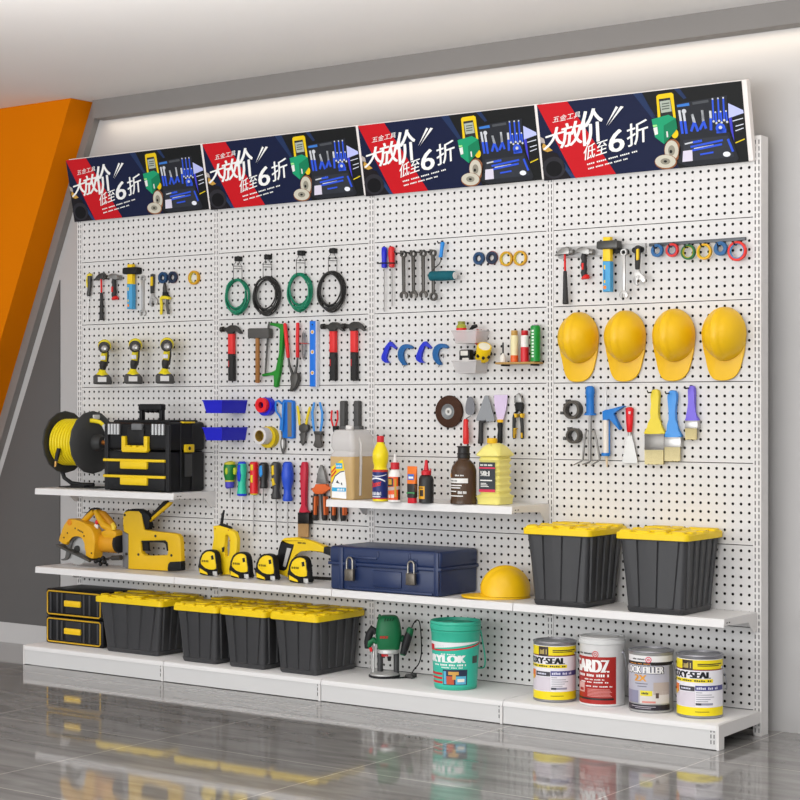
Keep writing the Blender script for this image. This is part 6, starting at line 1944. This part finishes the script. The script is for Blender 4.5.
cord = [Vector(q) for q in cord] + [Vector((rp(290, 0).x, p.y - .02, ZD + .004)), Vector((rp(262, 0).x, p.y - .035, ZD + .004)), Vector((rp(300, 0).x, p.y - .012, ZD + .004)), Vector((rp(350, 0).x, p.y + .03, ZD + .004))]
cs = [tuple(q) for q in cord]
def smooth_open(P, n=4):
    P = [P[0]] + P + [P[-1]]
    r = []
    for i in range(1, len(P) - 2):
        for j in range(n):
            tt = j / n
            r.append(tuple(.5 * (2 * P[i][a] + (P[i + 1][a] - P[i - 1][a]) * tt + (2 * P[i - 1][a] - 5 * P[i][a] + 4 * P[i + 1][a] - P[i + 2][a]) * tt * tt + (3 * P[i][a] - P[i - 1][a] - 3 * P[i + 1][a] + P[i + 2][a]) * tt ** 3) for a in range(3)))
    r.append(P[-2])
    return r
cs = [(x, y, max(z, ZD + .003)) for x, y, z in smooth_open(cs)]
G().tube(cs, .0026, 7).obj('cord', BLK, t)
e = cs[-1]
G().box(e[0] - .02, e[0] + .02, e[1] - .012, e[1] + .012, ZD, ZD + .016, .004).obj('plug', M('3c3b3a', .5), t)
b_ = rp(345, 482)
G().box(b_.x - .011, b_.x + .011, b_.y - .03, b_.y - .008, ZD, ZD + .018, .004).obj('plug', M('3c3b3a', .5), t)

# bucket
p = KR.F(588, 507, ZB); p.y -= .0; k = 1 / KR.k / ppm(p)
t = thing('bucket', 'turquoise lidded bucket with wire handle on the deck', 'bucket', (p.x, p.y, ZB))
TQ = M('36b396', .38, var=.03, spec=.45)
zc_ = lambda yy: ZD + (507 - yy) * k
G().lathe([(126 * k, 0), (131 * k, .004), (148 * k, zc_(215) - ZD), (150 * k, zc_(165) - ZD), (153 * k, zc_(160) - ZD), (153 * k, zc_(150) - ZD), (150 * k, zc_(148) - ZD), (150 * k, zc_(140) - ZD)], (p.x, p.y, ZD), 'z', 48).obj('pail', TQ, t)
G().lathe([(150 * k, zc_(146)), (157 * k, zc_(142)), (158 * k, zc_(118)), (155 * k, zc_(114)), (158 * k, zc_(110)), (158 * k, zc_(100)), (154 * k, zc_(92)), (144 * k, zc_(92)), (140 * k, zc_(112)), (110 * k, zc_(112)), (100 * k, zc_(106)), (60 * k, zc_(106)), (50 * k, zc_(112)), (10 * k, zc_(112))], (p.x, p.y, 0), 'z', 48).obj('lid', TQ, t)
G().lathe([(12 * k, 0), (13 * k, .004), (10 * k, .006)], (p.x - .01, p.y - .01, zc_(112)), 'z', 16).obj('spout_cap', TQ, t)
def pr_(yy): return (131 + 17 * (507 - yy) / (507 - 215)) * k
def band(y0_, y1_, a0, a1, off, lay_tilt=None):
    """curved label piece following the pail's taper"""
    def f(a, b):
        yy = y0_(a) + (y1_(a) - y0_(a)) * b if callable(y0_) else y0_ + (y1_ - y0_) * b
        an = math.radians(a0 + (a1 - a0) * a)
        r = pr_(yy) + off
        return Vector((p.x + r * math.cos(an), p.y + r * math.sin(an), zc_(yy)))
    return f
def ang(x):  # photo x -> angle round the pail
    s_ = max(-1, min(1, (x - 590) / 140))
    return math.degrees(math.asin(s_)) - 90 + math.degrees(TH) * .0 + AZ
AZ = math.degrees(math.atan2(CX - p.x, -(CY - p.y)))   # azimuth of the viewer
g = G()
g.use(M('38bda4', .35)); patch(g, band(488, 232, ang(452) - 25, ang(728), .0005), 30, 6)
g.use(M('e9ecec', .4)); patch(g, band(lambda a: 268 - 50 * a, lambda a: 214 - 0 * a, ang(452) - 25, ang(722), .0006), 30, 2)
g.use(M('d41f2c', .4)); patch(g, band(lambda a: 270 - 10 * a - 34 * a * a, lambda a: 260 - 10 * a - 34 * a * a, ang(470), ang(735), .0009), 24, 1)
patch(g, band(270, 232, ang(440) - 20, ang(468), .0009), 6, 1)
for yy in (402, 428, 454): patch(g, band(yy + 14, yy, ang(452) - 14, ang(508), .0009), 10, 1)
g.use(M('f2f4f2', .4))
def wtext(s_, xa, xb, ya, yb, bold=0.):
    f = band(ya, yb, ang(xa), ang(xb), .0011)
    text(g, s_, f, bold)
g.add([], [])
f_ = band(338, 292, ang(650) - 118, ang(650), .0011); text(g, 'DRYLOK', f_, .16)
f_ = band(358, 346, ang(468), ang(655), .0011); dashes(g, f_, (1, .8, 1.2, .9, 1, 1.1, .9))
f_ = band(372, 364, ang(505), ang(635), .0011); dashes(g, f_, (1, .8, 1.2, 1, .8))
f_ = band(290, 283, ang(505), ang(600), .0011); dashes(g, f_, (1, 1.4, 1))
g.use(M('3f4a44', .5)); patch(g, band(345, 300, ang(690), ang(718), .001), 5, 1)
g.use(M('28304a', .4)); patch(g, band(474, 380, ang(512), ang(662), .001), 16, 2)
g.use(M('c4583a', .4)); patch(g, band(470, 420, ang(534), ang(580), .0014), 6, 1)
g.use(M('d6a452', .4)); patch(g, band(412, 392, ang(545), ang(610), .0014), 8, 1); patch(g, band(440, 405, ang(570), ang(592), .0016), 5, 1)
g.use(M('5fb4d4', .4)); patch(g, band(470, 420, ang(590), ang(655), .0014), 8, 1); patch(g, band(470, 390, ang(516), ang(532), .0014), 4, 1)
g.use(M('f2e8d8', .4)); patch(g, band(455, 436, ang(602), ang(645), .0016), 6, 1)
g.obj('label', None, t)
ha = math.radians(ang(740) + 8)
h0_ = Vector((p.x + 152 * k * math.cos(ha), p.y + 152 * k * math.sin(ha), zc_(165)))
G().lathe([(.001, 0), (14 * k, 0), (12 * k, .006), (.001, .007)], h0_ - Vector((.002, 0, 0)), 'x', 12).obj('handle_ear', TQ, t)
out = Vector((math.cos(ha), math.sin(ha), 0))
tan = Vector((-math.sin(ha), math.cos(ha), 0))
hp = [h0_ + out * .004, h0_ + out * .012 + V(0, -.05), h0_ + out * .020 + V(0, -.10), h0_ + out * .020 + tan * .01 + V(0, -.145), h0_ + out * .004 + tan * .035 + V(0, -.155), h0_ - out * .02 + tan * .06 + V(0, -.152)]
G().tube(smooth_open([tuple(q) for q in hp]), .003, 8).obj('wire_handle', TQ, t)

# paint cans
K_1 = Ctx(520, 625, 7.273)
K_2 = Ctx(615, 635, 6.667)
RIM = M('9a9aa0', .3, .7)
def can(label, c, x, y, rpx, hpx, body, lidm, group, dr_=-.0):
    p = c.F(x, y, ZB)
    k = 1 / c.k / ppm(p)
    r, h = rpx * k, hpx * k
    t = thing('paint_can', label, 'paint can', (p.x, p.y, ZB), group)
    G().lathe([(r - .003, 0), (r, .002), (r + .0012, .004), (r + .0012, .008), (r - .0005, .010), (r - .0005, h - .012), (r + .0005, h - .010), (r + .0005, h - .004)], (p.x, p.y, ZD), 'z', 48).obj('can_body', body, t)
    G().lathe([(r + .001, h - .006), (r + .0025, h - .003), (r + .001, h), (r - .006, h), (r - .009, h - .008), (r - .022, h - .008), (r - .025, h - .002), (r - .030, h - .002), (r - .033, h - .009), (.002, h - .009)], (p.x, p.y, ZD), 'z', 48).obj('lid', lidm, t)
    az = math.degrees(math.atan2(p.y - CY, p.x - CX)) + 180          # direction of the viewer
    A = lambda f: az + math.degrees(math.asin(max(-1, min(1, f))))   # f: -1 left outline .. 1 right outline
    return t, p, k, r, h, A
def strips(g, p, r, A, rows):
    for col, f0, f1, z0, z1, lay in rows:
        g.use(M(col, .38, var=.02))
        patch(g, oncyl(p, r + .0003 + .0003 * lay, f0 if abs(f0) > 2 else A(f0), A(f1), z0, z1), 20)
def wire(t, p, r, h, A, z0, drop, f=.93):
    a = math.radians(A(f))
    o = Vector((math.cos(a), math.sin(a), 0))
    tn = Vector((-o.y, o.x, 0))
    b = Vector((p.x, p.y, 0)) + o * r + V(0, z0)
    G().lathe([(.001, -.001), (.007, -.001), (.006, .004), (.001, .005)], b, 'x', 12).obj('handle_ear', RIM, t)
    G().tube(smooth_open([tuple(q) for q in (b + o * .004, b + o * .014 + V(0, -drop * .35), b + o * .016 + tn * .01 + V(0, -drop * .75), b + o * .008 + tn * .03 + V(0, -drop), b - o * .01 + tn * .06 + V(0, -drop * 1.02))]), .0016, 6).obj('wire_handle', RIM, t)
def epoxy(label, c, x, y, rpx, hpx):
    t, p, k, r, h, A = can(label, c, x, y, rpx, hpx, RIM, RIM, 'yellow and white epoxy paint cans')
    z = lambda f: ZD + h * f
    g = G()
    L0 = A(-1) - 45
    strips(g, p, r, A, [('ece9ee', L0, .97, z(.05), z(.94), 0), ('efd81c', L0, .97, z(.045), z(.18), 1), ('efd81c', L0, .97, z(.78), z(.93), 1), ('3a2c28', -.74, -.30, z(.765), z(.925), 2), ('8c3a30', L0, .97, z(.765), z(.785), 1),
        ('efd81c', L0, .55, z(.575), z(.63), 2), ('4a4a86', -.2, .95, z(.445), z(.525), 2), ('3a3640', -.85, -.22, z(.435), z(.51), 3), ('d8cfd8', L0, -.2, z(.19), z(.42), 1), ('e8782a', -.99, -.88, z(.40), z(.53), 3), ('e8c030', -.98, -.92, z(.37), z(.44), 4), ('9a98a8', -.18, .55, z(.215), z(.25), 2), ('44424c', -.18, .06, z(.215), z(.25), 3)])
    g.use(M('2b2420', .4)); patch(g, oncyl(p, r + .0012, A(-.1), A(.9), z(.86), z(.875)), 12); patch(g, oncyl(p, r + .0012, A(-.1), A(.8), z(.835), z(.848)), 12)
    g.use(M('c8b06a', .4)); dashes(g, oncyl(p, r + .0016, A(-.68), A(-.36), z(.80), z(.89)), (.6, .6, .6))
    g.use(M('16161a', .4)); text(g, 'EPOXY·SEAL', oncyl(p, r + .0010, A(.46) - 134, A(.46), z(.64), z(.745)), .17)
    dashes(g, oncyl(p, r + .0014, A(.5) - 120, A(.5), z(.59), z(.615)), (1, .6, .8, 1.2, .5, 1, .9, 1.1))
    g.use(M('dfe0f0', .4)); dashes(g, oncyl(p, r + .0014, A(-.14), A(.75), z(.465), z(.505)), (.5, .5, .5, .6, .5, .5, .5, .4)); dashes(g, oncyl(p, r + .0016, A(-.78), A(-.3), z(.46), z(.488)), (.5, .6, .5, .6))
    g.use(M('8f8d98', .4))
    for q, b in ((.41, .1), (.375, .5), (.34, .6), (.305, .45), (.27, .35)): patch(g, oncyl(p, r + .001, A(-.16), A(b), z(q), z(q + .010)), 10)
    g.use(M('6a5a18', .4)); patch(g, oncyl(p, r + .0012, A(-.2), A(.4), z(.105), z(.115)), 8)
    g.obj('label', None, t)
    wire(t, p, r, h, A, z(.80), .085)
    return t
epoxy('yellow and white epoxy paint can at the left end of the four cans', K_1, 254, 541, 155, 432)
t, p, k, r, h, A = can('red and white primer can, second of the four paint cans', K_1, 598, 570, 164, 492, M('dddcdb', .4), M('d2d2d2', .45), 'other paint cans')
z = lambda f: ZD + h * f
setmat(t, 'lid', M('cfcfce', .45))
g = G(); L0 = A(-1) - 40
strips(g, p, r, A, [('a8261f', L0, .60, z(.035), z(.725), 0), ('2a2020', L0, .5, z(.095), z(.125), 1), ('d8a8a0', -.98, -.76, z(.20), z(.34), 1), ('a8261f', -.94, -.80, z(.22), z(.26), 2)])
g.use(M('f2f0ee', .4)); text(g, 'GARDZ', oncyl(p, r + .0010, A(.31) - 106, A(.31), z(.50), z(.685)), .15); dashes(g, oncyl(p, r + .001, A(.31) - 120, A(.31), z(.435), z(.475)), (1, 1, .8, 1.2, 1, .9, 1))
for q, a, b in ((.385, -.75, .1), (.345, -.9, .28), (.285, -.7, .45)): dashes(g, oncyl(p, r + .001, A(a), A(b), z(q), z(q + .02)), (1, .6, 1.2, .8, 1, .9))
g.use(M('d98f88', .4))
for q in range(6): patch(g, oncyl(p, r + .0008, A(-.64), A(.42 - .05 * (q % 3)), z(.145 + .02 * q), z(.155 + .02 * q)), 12)
g.use(M('2b2b2b', .4)); dashes(g, oncyl(p, r + .001, A(-.95), A(-.44), z(.757), z(.783)), (.6, .6, .6, .6, .6, .6))
g.use(M('d2504a', .4))
def ringmark(fc, zc_, rr, w):
    a0 = math.radians(A(fc)); 
    vs = []
    for q in range(24):
        b = 2 * PI * q / 24
        for r2 in (rr, rr - w):
            an = a0 + r2 * math.cos(b) / r
            vs.append((p.x + (r + .0012) * math.cos(an), p.y + (r + .0012) * math.sin(an), zc_ + r2 * math.sin(b)))
    g.add(vs, [[2 * q, 2 * ((q + 1) % 24), 2 * ((q + 1) % 24) + 1, 2 * q + 1] for q in range(24)])
ringmark(-.30, z(.765), .0125, .003); ringmark(-.30, z(.765), .006, .0025)
g.obj('label', None, t)
G().lathe([(r + .0005, 0), (r + .003, .002), (r + .003, .012), (r + .0005, .014)], (p.x, p.y, z(.90)), 'z', 48).obj('lid_band', M('d5d5d4', .45), t)
wire(t, p, r, h, A, z(.78), .135, .9)
t, p, k, r, h, A = can('white and grey filler can with orange 2X, third of the four paint cans', K_2, 241, 499, 147, 405, M('a9a9a8', .35, .4), RIM, 'other paint cans')
z = lambda f: ZD + h * f
g = G(); L0 = A(-1) - 40
strips(g, p, r, A, [('b9b8c4', L0, .80, z(.16), z(.80), 0), ('e6e4e4', L0, .97, z(.80), z(.93), 0), ('1f1c1c', L0, .97, z(.775), z(.83), 1), ('2c2730', L0, .82, z(.045), z(.135), 0), ('d8d2cc', -.55, .78, z(.155), z(.36), 1), ('b8aaa0', .1, .78, z(.30), z(.50), 1), ('8f8da4', L0, -.5, z(.16), z(.36), 1), ('e6d83a', -.48, .05, z(.28), z(.365), 2), ('d88a80', -.4, .2, z(.165), z(.195), 2), ('5a4a44', .2, .34, z(.245), z(.33), 2)])
g.use(M('d88a2a', .4)); dashes(g, oncyl(p, r + .0013, A(-.9), A(-.05), z(.79), z(.806)), (1, .8, 1, .9, 1))
g.use(M('1c1a1a', .4)); text(g, 'BLOCK FILLER', oncyl(p, r + .0008, A(.56) - 122, A(.57), z(.635), z(.762)), .26)
g.use(M('f0eeee', .4)); text(g, 'BLOCK FILLER', oncyl(p, r + .0014, A(.54) - 120, A(.54), z(.645), z(.755)), .13)
g.use(M('e09a2a', .4)); text(g, '2X', oncyl(p, r + .0012, A(-.72), A(-.2), z(.515), z(.62)), .1)
g.use(M('6c6a76', .4))
for q, a, b in ((.47, -.7, -.15), (.425, -.6, -.2)): patch(g, oncyl(p, r + .0012, A(a), A(b), z(q), z(q + .012)), 8)
g.use(M('2b2430', .4)); dashes(g, oncyl(p, r + .0016, A(-.42), A(-.05), z(.305), z(.34)), (.5, .5, .5, .5)); dashes(g, oncyl(p, r + .001, A(-.8), A(-.28), z(.86), z(.885)), (.6, .6, .6, .6, .6, .6))
g.use(M('b9b2bc', .4)); patch(g, oncyl(p, r + .001, A(-.85), A(.2), z(.098), z(.108)), 12); patch(g, oncyl(p, r + .001, A(-.7), A(.0), z(.072), z(.080)), 12)
g.use(M('d8385a', .4)); ringmark(-.12, z(.868), .0115, .003); ringmark(-.12, z(.868), .005, .003)
g.obj('label', None, t)
wire(t, p, r, h, A, z(.78), .12, .95)
epoxy('yellow and white epoxy paint can at the right end of the deck', K_2, 566, 535, 152, 415)
